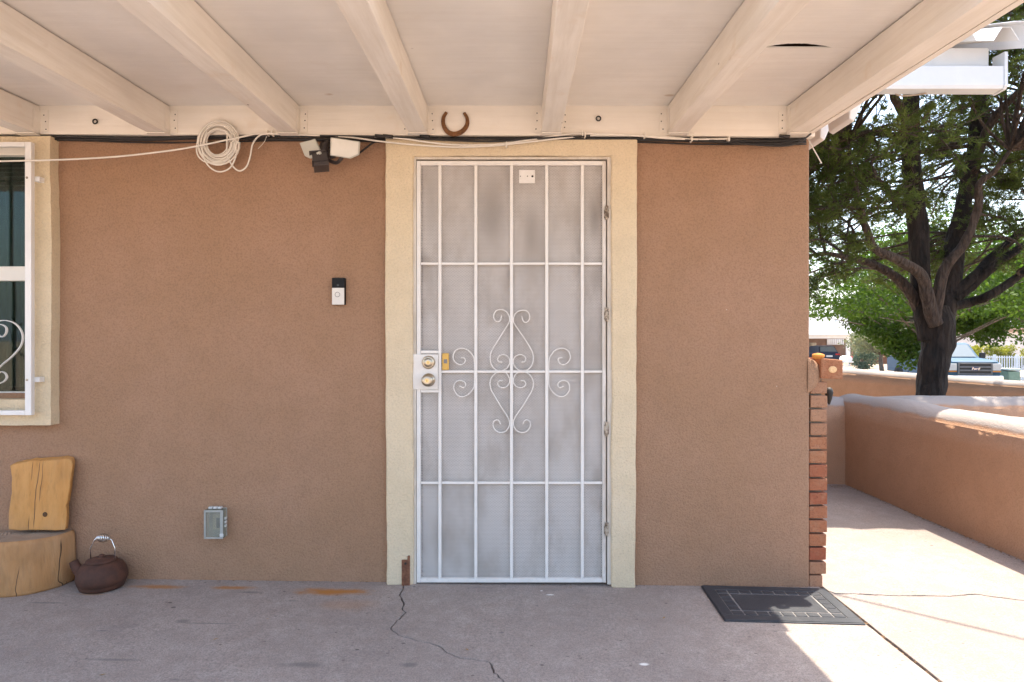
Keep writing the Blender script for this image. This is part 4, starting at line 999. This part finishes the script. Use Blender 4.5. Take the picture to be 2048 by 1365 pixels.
# clumps of foliage hung on twigs from the limbs
LP = [p for l_ in limbs[1:] for p in l_[3:]]
clumps = []
tries = 0
ctr = Vector((5.15, 8.0, 4.35))
while len(clumps) < 640 and tries < 20000:
    tries += 1
    p = Vector((rng.uniform(1.6, 8.6), rng.uniform(5.9, 10.4), rng.uniform(1.5, 8.0)))
    e = Vector(((p.x - ctr.x) / 3.1, (p.y - ctr.y) / 2.4, (p.z - ctr.z) / 3.4))
    if not .22 < e.length < 1.0: continue
    px = 1024 + p.x * F / p.y; py = 682.5 - (p.z - H) * F / p.y
    if py > 560 and abs(p.x - 5.1) < 1.5: continue
    if py > 430 and p.y < 8.3 and 1680 < px < 2020 and random.random() < .85: continue
    if p.y < 7.3 and abs(p.x - 5.2) < .9 and p.z < 3.6: continue
    if noise.noise((p.x * .9, p.y * .9, p.z * .9)) < -.2: continue
    q_ = min(LP, key=lambda a: (a - p).length)
    if (q_ - p).length > 2.4: continue
    clumps.append((p, q_))
tw = MB(); pos = []; dr = []
for p, q_ in clumps:
    mid = (p + q_) / 2 + Vector((rj(.12), rj(.12), rj(.1) + .06)); ln = (p - q_).length
    tip = p + (p - q_).normalized() * .12
    cv = spline([q_, mid, p, tip], 4); tw.tube(cv, [.020 - .015 * i / (len(cv) - 1) for i in range(len(cv))], 5, False)
    for _ in range(9):
        d = Vector((rj(1), rj(1), rj(.7))).normalized(); d = (d + (p - q_).normalized() * .5).normalized(); L = random.uniform(.16, .44)
        a = p + Vector((rj(.1), rj(.1), rj(.08))); e_ = a + d * L + Vector((0, 0, .05))
        tw.tube([a, a.lerp(e_, .5) + Vector((rj(.02), rj(.02), rj(.02))), e_], [.006, .0045, .003], 4, False)
        for u in (.3, .45, .6, .72, .86, 1.0):
            pos.append(a.lerp(e_, u)); dr.append(d + Vector((0, 0, .35)))
tw.build('twigs', M_limb, pine, fix=False)['kind'] = 'stuff'
pos = np.array([tuple(p) for p in pos]); dr = unit(np.array([tuple(d) for d in dr]))
V, Fc = needles(pos + rng.normal(0, .035, pos.shape), dr, 17, .062, .0052, 1.1)
raw_mesh('crown', V, Fc, leaf_mat('pine_needles', (.040, .064, .016), (.105, .140, .034), .35), pine, 3)
settle(pine)

M_bark2 = bark_mat('grey_bark', (.10, .08, .065), (.18, .15, .12), 20)
def leafy(name, base, h, cr, cz, n, size, label, mats, group=None, trunk_r=.14, cat='tree', low=.0, seed=1, blobs=26, extra=()):
    """broad leaved tree or shrub: forked trunk, leaves gathered in clumps through the crown"""
    rs = np.random.default_rng(seed); random.seed(seed)
    t = empty(name, base, label, cat, group); base = Vector(base); c = base + Vector((0, 0, cz))
    b_ = MB(); b_.tube(spline([base, base + Vector((rj(.1), rj(.1), h * .5)), base + Vector((rj(.2), rj(.2), h))], 4), [trunk_r * (1 - .05 * i) for i in range(9)], 9)
    cl = []
    for i in range(blobs):
        d = rs.normal(0, 1, 3); d /= np.linalg.norm(d); r = rs.uniform(.35, 1) ** .6
        p = Vector((c.x + d[0] * cr[0] * r, c.y + d[1] * cr[1] * r, max(base.z + low, c.z + d[2] * cr[2] * r))); cl.append(p)
        f0 = base + Vector((0, 0, h * random.uniform(.6, 1)))
        b_.tube([f0, f0.lerp(p, .5) + Vector((rj(.1), rj(.1), rj(.1))), p], [trunk_r * .35, trunk_r * .2, trunk_r * .06], 5, False)
    for e in extra:
        p = P(*e); cl.append(p); f0 = base + Vector((0, 0, h * .9)); b_.tube([f0, f0.lerp(p, .5) + Vector((0, 0, .3)), p], [trunk_r * .3, trunk_r * .15, trunk_r * .05], 5, False)
    b_.build('trunk', M_bark2, t, fix=False)
    per = n // blobs; pos_ = []
    for ci, p in enumerate(cl):
        k = per; g_ = rs.normal(0, 1, (k, 3)); g_ /= np.linalg.norm(g_, axis=1, keepdims=True); g_ *= rs.uniform(.15, 1, (k, 1)) ** .5
        pos_.append(np.array(p) + g_ * (np.array([cr[0], cr[1], cr[2]]) * .36 if ci < blobs else .42))
        if ci < blobs: pos_[-1] = pos_[-1][pos_[-1][:, 2] > base.z + low]
    pos_ = np.concatenate(pos_)
    V, Fc = leaves(pos_, size); raw_mesh('crown', V, Fc, mats, t, 4); settle(t); return t
M_leafA = leaf_mat('leaf_bright', (.022, .055, .006), (.062, .115, .010), .4)
M_leafB = leaf_mat('leaf_mid', (.03, .055, .015), (.055, .085, .022), .35)
M_leafC = leaf_mat('leaf_olive', (.13, .15, .085), (.19, .20, .115), .3)
M_leafD = leaf_mat('leaf_yellow', (.19, .22, .035), (.30, .28, .04), .4)
M_leafE = leaf_mat('leaf_blue', (.06, .10, .075), (.10, .14, .10), .2)
def gx(px, Y): return (px - 1024) * Y / F
GZ = -.88
leafy('shade_tree', (gx(1868, 19), 19, -.75), 2.6, (3.6, 2.4, 2.0), 3.55, 21000, .13, 'bright green broadleaf tree with drooping crown behind the pine trunk', M_leafA, None, .12, low=2.6, seed=3, blobs=46, extra=[(1750, 660, 19), (1772, 672, 19), (1790, 690, 19), (1812, 695, 19), (1822, 712, 19), (1835, 680, 19), (1800, 660, 19), (1725, 648, 19.5), (1905, 640, 19), (1928, 648, 19), (1950, 655, 19), (1968, 652, 19), (1978, 668, 19), (1995, 645, 19), (1935, 630, 19)])
leafy('shade_tree', (gx(2130, 22), 22, -.8), 2.8, (3.2, 2.4, 2.1), 3.8, 16000, .14, 'broadleaf street tree hanging over the white picket fence', M_leafA, None, .16, low=1.9, seed=12, blobs=40)
leafy('street_tree', (gx(1760, 66), 66, GZ), 3.2, (4.6, 3, 2.8), 5.4, 6000, .34, 'broad tree rising behind the white carport roof', M_leafB, None, .2, low=2.3, seed=5)
leafy('street_tree', (gx(1880, 64), 64, GZ), 5, (8, 4, 5.5), 7.5, 9000, .45, 'large tree beyond the street, behind the blue pickup', M_leafB, None, .3, low=1.2, seed=6, blobs=40)
leafy('street_tree', (gx(2075, 60), 60, GZ), 5, (7, 4, 5), 7, 8000, .45, 'tall tree beyond the yellow hedge', M_leafB, None, .3, low=2.5, seed=8, blobs=36)
leafy('olive_tree', (gx(1764, 44), 44, GZ), 1.7, (2.3, 1.6, 1.0), 2.1, 3200, .20, 'thin grey green tree leaning beside the carport post', M_leafC, None, .16, low=.9, seed=21)
leafy('round_bush', (gx(1724, 46), 46, GZ), .4, (.95, .9, .75), .75, 2600, .13, 'rounded bluish bush beside the carport', M_leafE, None, .05, 'bush', .05, 22)
leafy('round_bush', (gx(1735, 50), 50, GZ), .7, (1.3, 1, 1.2), 1.6, 2600, .16, 'loose pale green bush behind the rounded bush', M_leafC, None, .05, 'bush', .3, 23)
for i, px in enumerate((1935, 1968, 2000, 2035, 2075)):
    leafy('hedge_bush', (gx(px, 36), 36, GZ), .6, (.75, .6, .6), 1.15 + .1 * (i % 2), 1700, .12, ['yellow green hedge bush nearest the parked pickup', 'second hedge bush from the pickup behind the picket fence', 'taller hedge bush behind the picket fence and utility box', 'hedge bush behind the fence beyond the utility box', 'last yellow green bush at the far end of the hedge'][i], M_leafD, 'hedge bushes behind the picket fence', .05, 'bush', .1, 30 + i, 12)

# ------------------------------------------------------------------ neighbour's carport
HY = 55
nb = empty('carport_house', (gx(1670, HY), HY, GZ), 'low white roofed house with open carport across the street', 'house')
def hX(px, Y=HY): return (px - 1024) * Y / F
def hZ(py, Y=HY): return H - (py - 682.5) * Y / F
M_hwhite = simple('house_white', (.78, .76, .72), .7, .06, 2); M_hroof = simple('pale_shingle', (.70, .67, .63), .8, .08, 3); M_hbrown = simple('house_brown', (.20, .12, .08), .85, .15, 2); M_htan = simple('house_tan', (.36, .24, .17), .85, .12, 2)
xl, xrr = hX(1560), hX(1730)
MB().box(xl, xrr, HY, HY + .15, hZ(677.5), hZ(669.5)).build('fascia', M_hwhite, nb, .02, 1)
b = MB().add([(xl, HY - .3, hZ(669.5)), (xrr, HY - .3, hZ(669.5)), (xrr, HY + 7, hZ(655, HY + 7)), (xl, HY + 7, hZ(655, HY + 7)), (xl, HY - .3, hZ(669.5) - .06), (xrr, HY - .3, hZ(669.5) - .06), (xrr, HY + 7, hZ(655, HY + 7) - .06), (xl, HY + 7, hZ(655, HY + 7) - .06)], [(0, 1, 2, 3), (7, 6, 5, 4), (0, 4, 5, 1), (1, 5, 6, 2), (2, 6, 7, 3), (3, 7, 4, 0)]); rf = b.build('roof', M_hroof, nb)
n_r = 34
for i in range(n_r):
    x = xl + (xrr - xl) * (i + .5) / n_r; z0, z1 = hZ(669.5), hZ(655, HY + 7)
    MB().hexa([(x - .03, HY - .3, z0 + .004), (x + .03, HY - .3, z0 + .004), (x + .03, HY + 7, z1 + .004), (x - .03, HY + 7, z1 + .004)], [(x - .03, HY - .3, z0 + .05), (x + .03, HY - .3, z0 + .05), (x + .03, HY + 7, z1 + .05), (x - .03, HY + 7, z1 + .05)]).build('roof_rib', M_hroof, rf)
MB().tube([(hX(1673, 58), 58, hZ(658, 58)), (hX(1673, 58), 58, hZ(638, 58))], .17, 10).build('flue_pipe', M_hwhite, nb); MB().lathe([(.24, 0), (.26, .05), (.1, .22)], (hX(1673, 58), 58, hZ(638, 58)), 'Z', 12).build('flue_cap', M_hwhite, nb)
for px in (1697, 1570): MB().box(hX(px) - .17, hX(px) + .17, HY + .02, HY + .14, GZ - .02, hZ(677.5) - .002).build('post', M_hwhite, nb, .02, 1)
MB().box(xl, hX(1850, 62), 62, 62.3, GZ - .05, hZ(670, 62)).build('back_wall', M_hbrown, nb)
for i in range(9): MB().box(hX(1655 + i * 3.8, 61.8), hX(1657.2 + i * 3.8, 61.8), 61.8, 61.95, hZ(690, 61.8), hZ(678.5, 61.8)).build('slat', M_hwhite, nb)
MB().box(hX(1627, 61), hX(1636, 61), 61.3, 61.9, GZ, hZ(686, 61)).build('meter_cabinet', simple('cabinet_cream', (.45, .40, .30), .6), nb, .02, 1)
for i in range(8): MB().box(hX(1702 + i * 2.7, 57), hX(1703.6 + i * 2.7, 57), 57, 57.06, GZ, hZ(680, 57)).build('screen_slat', M_htan, nb)
settle(nb)
nh = empty('neighbour_house', (gx(1780, 60), 60, GZ), 'low brown house wall with pale eave beyond the truck bed', 'house')
MB().box(hX(1738, 60), hX(1985, 60), 60, 61.8, GZ - .05, hZ(703, 60)).build('wall', simple('brown_wall', (.22, .105, .06), .85, .15, 2), nh)
MB().box(hX(1738, 60), hX(1990, 60), 59.6, 61.8, hZ(702.8, 60), hZ(695, 60)).build('eave', M_hwhite, nh, .03, 1); settle(nh)
nh = empty('pale_house', (gx(2060, 48), 48, GZ), 'pale stucco house showing above the yellow hedge', 'house')
MB().box(hX(1985, 48), hX(2250, 48), 48, 55, GZ - .05, hZ(664, 48)).build('wall', simple('pale_wall', (.66, .62, .58), .85, .08, 2), nh)
MB().box(hX(1980, 48), hX(2255, 48), 47.7, 55.2, hZ(663.8, 48), hZ(657, 48)).build('roof', M_htan, nh, .03, 1); settle(nh)
# drive
tag(MB().add([(x, y, GZ + .012) for x, y in ((hX(1600), 38.2), (hX(1760, 40), 38.2), (hX(1735), 62), (hX(1560), 62))], [(0, 1, 2, 3)]).build('driveway', M_conc2), kind='structure')

# mailbox
mx_, my_ = hX(1694, 40), 40
mb_ = empty('mailbox', (mx_, my_, GZ), 'white mailbox on a white post standing before the carport', 'mailbox')
MB().box(mx_ - .10, mx_ + .10, my_, my_ + .2, GZ - .03, hZ(724, my_)).build('post', M_hwhite, mb_, .01, 1)
MB().lathe([(.26, 0), (.27, .02), (.27, .55), (.26, .57)], (mx_, my_ - .15, hZ(718.5, my_)), 'Y', 18, .75).build('box', M_hwhite, mb_)
MB().box(mx_ - .30, mx_ + .30, my_ - .2, my_ + .45, hZ(725.5, my_), hZ(723.5, my_)).build('shelf', M_hwhite, mb_, .01, 1)
MB().box(mx_ + .275, mx_ + .29, my_ - .1, my_ + .05, hZ(719, my_), hZ(713, my_)).build('flag', simple('flag_red', (.5, .05, .04), .5), mb_); settle(mb_)

# ------------------------------------------------------------------ vehicles
def car_paint(name, c):
    t = NT(name); t.col(c); t.set(Roughness=.45); t.b.inputs['Specular IOR Level'].default_value = .25; t.b.inputs['Coat Weight'].default_value = .0; t.b.inputs['Coat Roughness'].default_value = .06; t.b.inputs['Metallic'].default_value = .0; return t.m
M_blue = car_paint('truck_blue', (.028, .085, .145)); M_navy = car_paint('suv_navy', (.018, .028, .055))
M_cglass = simple('car_glass', (.10, .14, .16), .06, .05, 2, spec=.9); M_tyre = simple('tyre', (.02, .02, .02), .85, .1, 20); M_rim = simple('rim', (.55, .55, .56), .3, .05, 20, metal=1)
M_grille = simple('grille_dark', (.022, .022, .026), .4, .1, 20); M_chr = simple('chrome', (.72, .73, .75), .12, .03, 10, metal=1); M_lampg = simple('lamp_glass', (.62, .64, .66), .12, .05, 20, spec=.7); M_red = simple('tail_red', (.45, .02, .02), .2, .05, 10); M_amber = simple('amber', (.6, .22, .03), .2, .05, 10)
def vehicle(root):
    fwd = root['fwd']; f_ = Vector((fwd[0], fwd[1], 0)).normalized(); s_ = Vector((-f_.y, f_.x, 0)); del root['fwd']
    M = Matrix(((f_.x, s_.x, 0, root.location.x), (f_.y, s_.y, 0, root.location.y), (0, 0, 1, root.location.z), (0, 0, 0, 1)))
    root.matrix_world = M; root.rotation_euler = M.to_euler(); return M
def slab_body(b_, sections):
    """loft of closed cross sections: each (x, [(y, z), ...])"""
    k = len(sections[0][1]); v = [(x, y, z) for x, ps in sections for y, z in ps]; n_ = len(sections)
    fs = [(i * k + j, i * k + (j + 1) % k, (i + 1) * k + (j + 1) % k, (i + 1) * k + j) for i in range(n_ - 1) for j in range(k)] + [tuple(reversed(range(k))), tuple((n_ - 1) * k + j for j in range(k))]
    return b_.add(v, fs)
def wheel(root, x, y, r, w):
    o = MB().lathe([(r * .62, -w / 2), (r * .93, -w / 2), (r, -w / 2 + .03), (r, w / 2 - .03), (r * .93, w / 2), (r * .62, w / 2)], (0, 0, 0), 'Y', 28).build('wheel', M_tyre, root); o.location = (x, y, r)
    MB().lathe([(r * .62, -w / 2 + .015), (r * .55, -w / 2 + .05), (r * .2, -w / 2 + .02), (r * .2, w / 2 - .02), (r * .55, w / 2 - .05), (r * .62, w / 2 - .015)], (0, 0, 0), 'Y', 20).build('rim', M_rim, o)
# pickup: local x forward (0 at the nose), y to its left, z up
fr_c = Vector((18.29, 25.85, -.845))
tr = empty('pickup_truck', fr_c, 'blue pickup truck parked in the street, nose towards the yard wall', 'truck'); tr['fwd'] = (-.14, -.99); vehicle(tr)
def sect(w, z0, z1, r=.08, tuck=.0): return [(-w, z0), (w, z0), (w + tuck, z0 + (z1 - z0) * .55), (w - .03, z1 - r), (w - r - .05, z1), (-w + r + .05, z1), (-w + .03, z1 - r), (-w - tuck, z0 + (z1 - z0) * .55)]
b = slab_body(MB(), [(-.02, sect(.93, .62, 1.20)), (-.12, sect(.97, .55, 1.25)), (-.7, sect(.99, .55, 1.30)), (-1.35, sect(.99, .55, 1.34))]); b.build('hood', M_blue, tr, .03, 2)
b = slab_body(MB(), [(-1.352, sect(.99, .48, 1.30)), (-3.40, sect(.99, .48, 1.30))]); b.build('cab_lower', M_blue, tr, .02, 2)
def cabs(x, w0, w1, z0, z1): return (x, [(-w0, z0), (w0, z0), (w1, z1), (-w1, z1)])
b = slab_body(MB(), [cabs(-1.45, .93, .90, 1.302, 1.33), cabs(-2.02, .93, .80, 1.302, 1.90), cabs(-2.3, .93, .79, 1.302, 1.955), cabs(-3.1, .93, .79, 1.302, 1.955), cabs(-3.36, .93, .82, 1.302, 1.88)]); b.build('cab_roof', M_blue, tr, .03, 2)
b = MB().add([(-1.47, -.80, 1.36), (-1.47, .80, 1.36), (-1.985, .71, 1.865), (-1.985, -.71, 1.865)], [(0, 1, 2, 3)]); b.add([(x - .02, y, z) for x, y, z in b.v], [(3, 2, 1, 0)]); b.xf(Matrix.Translation((.018, 0, .018))); b.build('windshield', M_cglass, tr)
for s_ in (-1, 1):
    MB().add([(-1.75, s_ * .935, 1.37), (-2.42, s_ * .94, 1.37), (-2.42, s_ * .815, 1.87), (-2.10, s_ * .82, 1.87)], [(0, 1, 2, 3)]).build('side_window', M_cglass, tr, fix=False); MB().add([(-2.50, s_ * .94, 1.37), (-3.22, s_ * .94, 1.37), (-3.14, s_ * .83, 1.86), (-2.50, s_ * .815, 1.87)], [(0, 1, 2, 3)]).build('side_window', M_cglass, tr, fix=False)
    MB().box(-2.46, -2.448, s_ * .992 - .004, s_ * .992 + .004, .55, 1.29).build('door_seam', M_grille, tr)
    MB().box(-2.40, -2.22, s_ * 1.0 - .012, s_ * 1.0 + .012, 1.08, 1.13).build('door_handle', M_grille, tr, .006, 1)
    MB().hexa([(-1.72, s_ * 1.02, 1.30), (-1.60, s_ * 1.02, 1.30), (-1.60, s_ * 1.24, 1.30), (-1.72, s_ * 1.24, 1.30)], [(-1.72, s_ * 1.04, 1.55), (-1.62, s_ * 1.04, 1.55), (-1.62, s_ * 1.24, 1.55), (-1.72, s_ * 1.24, 1.55)]).build('mirror', M_grille, tr, .02, 2)
    hl = MB().box(-.10, .004, s_ * .80 - .155, s_ * .80 + .155, .86, 1.14).build('headlight', M_lampg, tr, .02, 2); MB().box(-.06, .009, s_ * .80 - .15, s_ * .80 + .15, .80, .852).build('turn_signal', M_amber, tr, .01, 1)
    MB().box(-3.42, -5.62, s_ * .985 - .015, s_ * .985 + .0, .62, 1.33).build('bed_side', M_blue, tr, .02, 2)
    MB().lathe([(.50, -.02), (.52, .02), (.46, .03)], (-4.35, s_ * .99, .42), 'Y', 28).build('wheel_arch', M_tyre, tr); MB().lathe([(.50, -.02), (.52, .02), (.46, .03)], (-.98, s_ * .99, .42), 'Y', 28).build('wheel_arch', M_tyre, tr)
    wheel(tr, -.98, s_ * .88, .39, .26); wheel(tr, -4.35, s_ * .88, .39, .26)
MB().box(-5.62, -3.42, -.96, .96, .60, .72).build('bed_floor', M_grille, tr); MB().box(-5.68, -5.62, -.97, .97, .60, 1.33).build('tailgate', M_blue, tr, .02, 2)
MB().box(-.06, .012, -.62, .62, .70, 1.17).build('grille', M_grille, tr, .03, 2)
b = MB()
for (z, h_) in ((1.145, .022), (1.0, .03), (.87, .03), (.725, .022)): MB().box(.013, .032, -.60, .60, z - h_, z + h_).build('grille_bar', simple('grille_grey', (.16, .165, .18), .35) if z == 1.145 else bpy.data.materials['grille_grey'], tr, .008, 1)
for s_ in (-1, 1): MB().box(.013, .034, s_ * .60 - .03, s_ * .60 + .03, .70, 1.165).build('grille_bar', bpy.data.materials['grille_grey'], tr, .008, 1)
MB().lathe([(.17, 0), (.165, .015)], (.034, 0, .935), 'X', 28, .42).build('badge', simple('badge_blue', (.02, .05, .16), .25), tr)
cu = bpy.data.curves.new('lettering', 'FONT'); cu.body = 'Ford'; cu.size = .15; cu.align_x = 'CENTER'; cu.align_y = 'CENTER'; cu.shear = .25; cu.extrude = .002
tmp = bpy.data.objects.new('tmp', cu); COL.objects.link(tmp); dg = bpy.context.evaluated_depsgraph_get(); me = bpy.data.meshes.new_from_object(tmp.evaluated_get(dg)); bpy.data.objects.remove(tmp)
me.transform(Matrix.Translation((.053, 0, .935)) @ Matrix(((0, 0, 1, 0), (1, 0, 0, 0), (0, 1, 0, 0), (0, 0, 0, 1)))); me.materials.clear(); me.materials.append(M_chr)
lo = bpy.data.objects.new('badge_lettering', me); COL.objects.link(lo); lo.parent = tr
MB().box(-.15, .10, -1.0, 1.0, .46, .66).build('bumper', M_chr, tr, .04, 3)
# suv in the carport, tail to the street
sv = empty('parked_car', (hX(1669), HY + .9, GZ), 'dark blue car parked tail out in the carport', 'car'); sv['fwd'] = (.06, 1); vehicle(sv)
b = slab_body(MB(), [(0, sect(.88, .35, 1.0)), (.15, sect(.93, .3, 1.08)), (3.2, sect(.94, .3, 1.05)), (4.4, sect(.90, .35, .88))]); b.build('body', M_navy, sv, .05, 3)
b = slab_body(MB(), [cabs(.12, .84, .76, 1.0, 1.12), cabs(.55, .86, .66, 1.0, 1.60), cabs(1.2, .86, .66, 1.0, 1.68), cabs(2.4, .86, .66, 1.0, 1.62), cabs(3.3, .86, .80, 1.0, 1.04)]); b.build('cabin', M_navy, sv, .05, 3)
b = MB().add([(.15, -.70, 1.13), (.15, .70, 1.13), (.50, .58, 1.54), (.50, -.58, 1.54)], [(0, 1, 2, 3)]); b.xf(Matrix.Translation((-.03, 0, .03))); b.build('rear_window', M_cglass, sv)
for s_ in (-1, 1):
    MB().box(-.035, .2, s_ * .70 - .19, s_ * .70 + .19, .86, 1.0).build('tail_light', M_red, sv, .02, 2); wheel(sv, .8, s_ * .82, .34, .22); wheel(sv, 3.5, s_ * .82, .34, .22)
MB().box(-.03, .01, -.26, .26, .70, .84).build('number_plate', M_hwhite, sv, .004, 1); MB().box(-.08, .1, -.88, .88, .38, .55).build('bumper', M_grille, sv, .04, 2)

# fence and utility box on the far right
FYY = 33
fn = empty('picket_fence', (gx(1985, FYY), FYY, GZ), 'white metal picket fence in front of the yellow hedge', 'fence')
M_fw = simple('fence_white', (.76, .76, .75), .5, .04, 4)
x = gx(1900, FYY); xe_ = gx(2090, FYY); i = 0
zt = hZ(712, FYY)
while x < xe_:
    big = i % 9 == 0; w_ = .045 if big else .018
    MB().box(x - w_, x + w_, FYY - w_, FYY + w_, GZ - .02, zt + (.06 if big else 0)).build('post' if big else 'picket', M_fw, fn); x += .125; i += 1
for z in (zt - .08, GZ + .15): MB().box(gx(1900, FYY), xe_, FYY + .02, FYY + .05, z - .025, z + .025).build('rail', M_fw, fn)
settle(fn)
ub = empty('utility_box', (gx(2029, 27), 27, GZ), 'squat green utility box in front of the picket fence', 'utility box')
c = ub.location; b = MB().hexa([(c.x - .26, 27, GZ), (c.x + .26, 27, GZ), (c.x + .26, 27.5, GZ), (c.x - .26, 27.5, GZ)], [(c.x - .25, 27, GZ + .80), (c.x + .25, 27, GZ + .80), (c.x + .25, 27.5, GZ + .84), (c.x - .25, 27.5, GZ + .84)]); b.build('cabinet', simple('utility_green', (.26, .36, .26), .6, .1, 4), ub, .03, 2)
MB().box(c.x - .275, c.x + .275, 26.97, 27.53, GZ + .842, GZ + .93).build('lid', simple('utility_lid', (.55, .62, .56), .5), ub, .03, 2); settle(ub)

# overhead service cables
def hang(a, c, sag, r, label, name='overhead_cable'):
    pts = [a.lerp(c, i / 24) + Vector((0, 0, -sag * 4 * (i / 24) * (1 - i / 24))) for i in range(25)]
    return tag(MB().tube(pts, r, 6).build(name, M_black), label, 'cable')
hang(Vector((1.40, 4.58, 3.0)), Vector((10.0, -1.82, 5.0)), .12, .010, 'thin overhead service cable casting a line of shadow on the path', )
hang(Vector((3.95, 5.45, 3.72)), Vector((12, 9.5, 7.2)), .15, .011, 'black overhead cable running from the awning end into the pine')
# coiled wire strapped under the awning gutter
c = P(1822, 186, AY + .1); hp = [c + Vector((.13 * math.cos(a) * (1 + .1 * math.sin(a * 3)), .02 * math.sin(a * 2), .022 * math.sin(a))) for a in [i * .35 for i in range(60)]]
tag(MB().tube(hp, .006, 6).build('wire_coil', simple('grey_wire', (.30, .24, .18), .6)), 'flat coil of brown wire tucked under the awning gutter', 'wire')
# hose-end gadget hanging by the brick
c = P(1658, 790, 3.35); hz = MB().lathe([(.004, -.05), (.006, -.045), (.014, -.02), (.021, .012), (.017, .03), (.006, .038)], (c.x, c.y, c.z), 'Z', 14)
tag(hz.build('door_pull', M_dark), 'small black knob fixed to the brick veneer by the path', 'fixture')

# leaf litter along the walls, loose leaves on the slab
b = MB(); random.seed(5)
def leaf(b_, x, y, z, s_, a):
    ca, sa = math.cos(a), math.sin(a); up = s_ * random.uniform(.1, .35)
    b_.add([(x - ca * s_, y - sa * s_, z + .001), (x + sa * s_ * .4, y - ca * s_ * .4, z + up), (x + ca * s_, y + sa * s_, z + .002), (x - sa * s_ * .4, y + ca * s_ * .4, z + up * .6)], [(0, 1, 2, 3)])
for i in range(420):
    y = random.uniform(2.4, 5.5); x = 2.822 - abs(random.gauss(0, .012)) - (.02 if random.random() < .1 else 0); leaf(b, x, y, fz(x) + .001, random.uniform(.004, .013), rj(3.1))
for i in range(90):
    x = random.uniform(2.2, 2.8); y = 5.5 - abs(random.gauss(0, .05)); leaf(b, x, y, fz(x) + .001, random.uniform(.006, .016), rj(3.1))
for i in range(60):
    y = random.uniform(1.9, 3.15); x = 1.512 + rj(.01); leaf(b, x, y, -.012 - .012, random.uniform(.004, .012), rj(3.1))
for i in range(70):
    x = random.uniform(-1.6, 1.4); y = D - abs(random.gauss(0, .01)) - .003
    leaf(b, x, y, fz(x) + .0005, random.uniform(.003, .008), rj(3.1))
tag(b.build('leaf_litter', simple('dry_leaves', (.20, .11, .05), .9, .4, 60), None, fix=False), 'dry brown leaf litter gathered along the foot of the walls', 'leaves', kind='stuff')
M_dry = simple('dry_leaf', (.33, .19, .06), .8, .25, 60)
for (px, py, s_, lab) in ((432, 1280, .013, 'dry yellow leaf lying on the slab below the outlet'), (535, 1239, .008, 'tiny dry leaf on the slab near the rust stain'), (205, 1351, .012, 'dry curled leaf on the slab in front of the kettle'), (934, 1301, .012, 'dry twig like leaf beside the long crack'), (1140, 1176, .010, 'dry leaf lying at the door sill'), (1328, 1237, .012, 'dry leaf on the slab left of the doormat')):
    p = FP(px, py); b = MB(); leaf(b, p.x, p.y, p.z + .0015, s_, rj(1)); tag(b.build('fallen_leaf', M_dry, None, fix=False), lab, 'leaf', 'fallen leaves on the slab')

# ------------------------------------------------------------------ the air: far hills fade to blue
air = bpy.data.materials.new('haze_air'); air.use_nodes = True; nt = air.node_tree; nt.nodes.remove(nt.nodes['Principled BSDF'])
pv = nt.nodes.new('ShaderNodeVolumePrincipled'); pv.inputs['Density'].default_value = .00011; pv.inputs['Color'].default_value = (.85, .91, 1, 1)
nt.links.new(pv.outputs[0], nt.nodes['Material Output'].inputs['Volume'])
tag(MB().box(-9500, 9500, -9500, 9500, -2.2, 230).build('haze', air), kind='stuff')
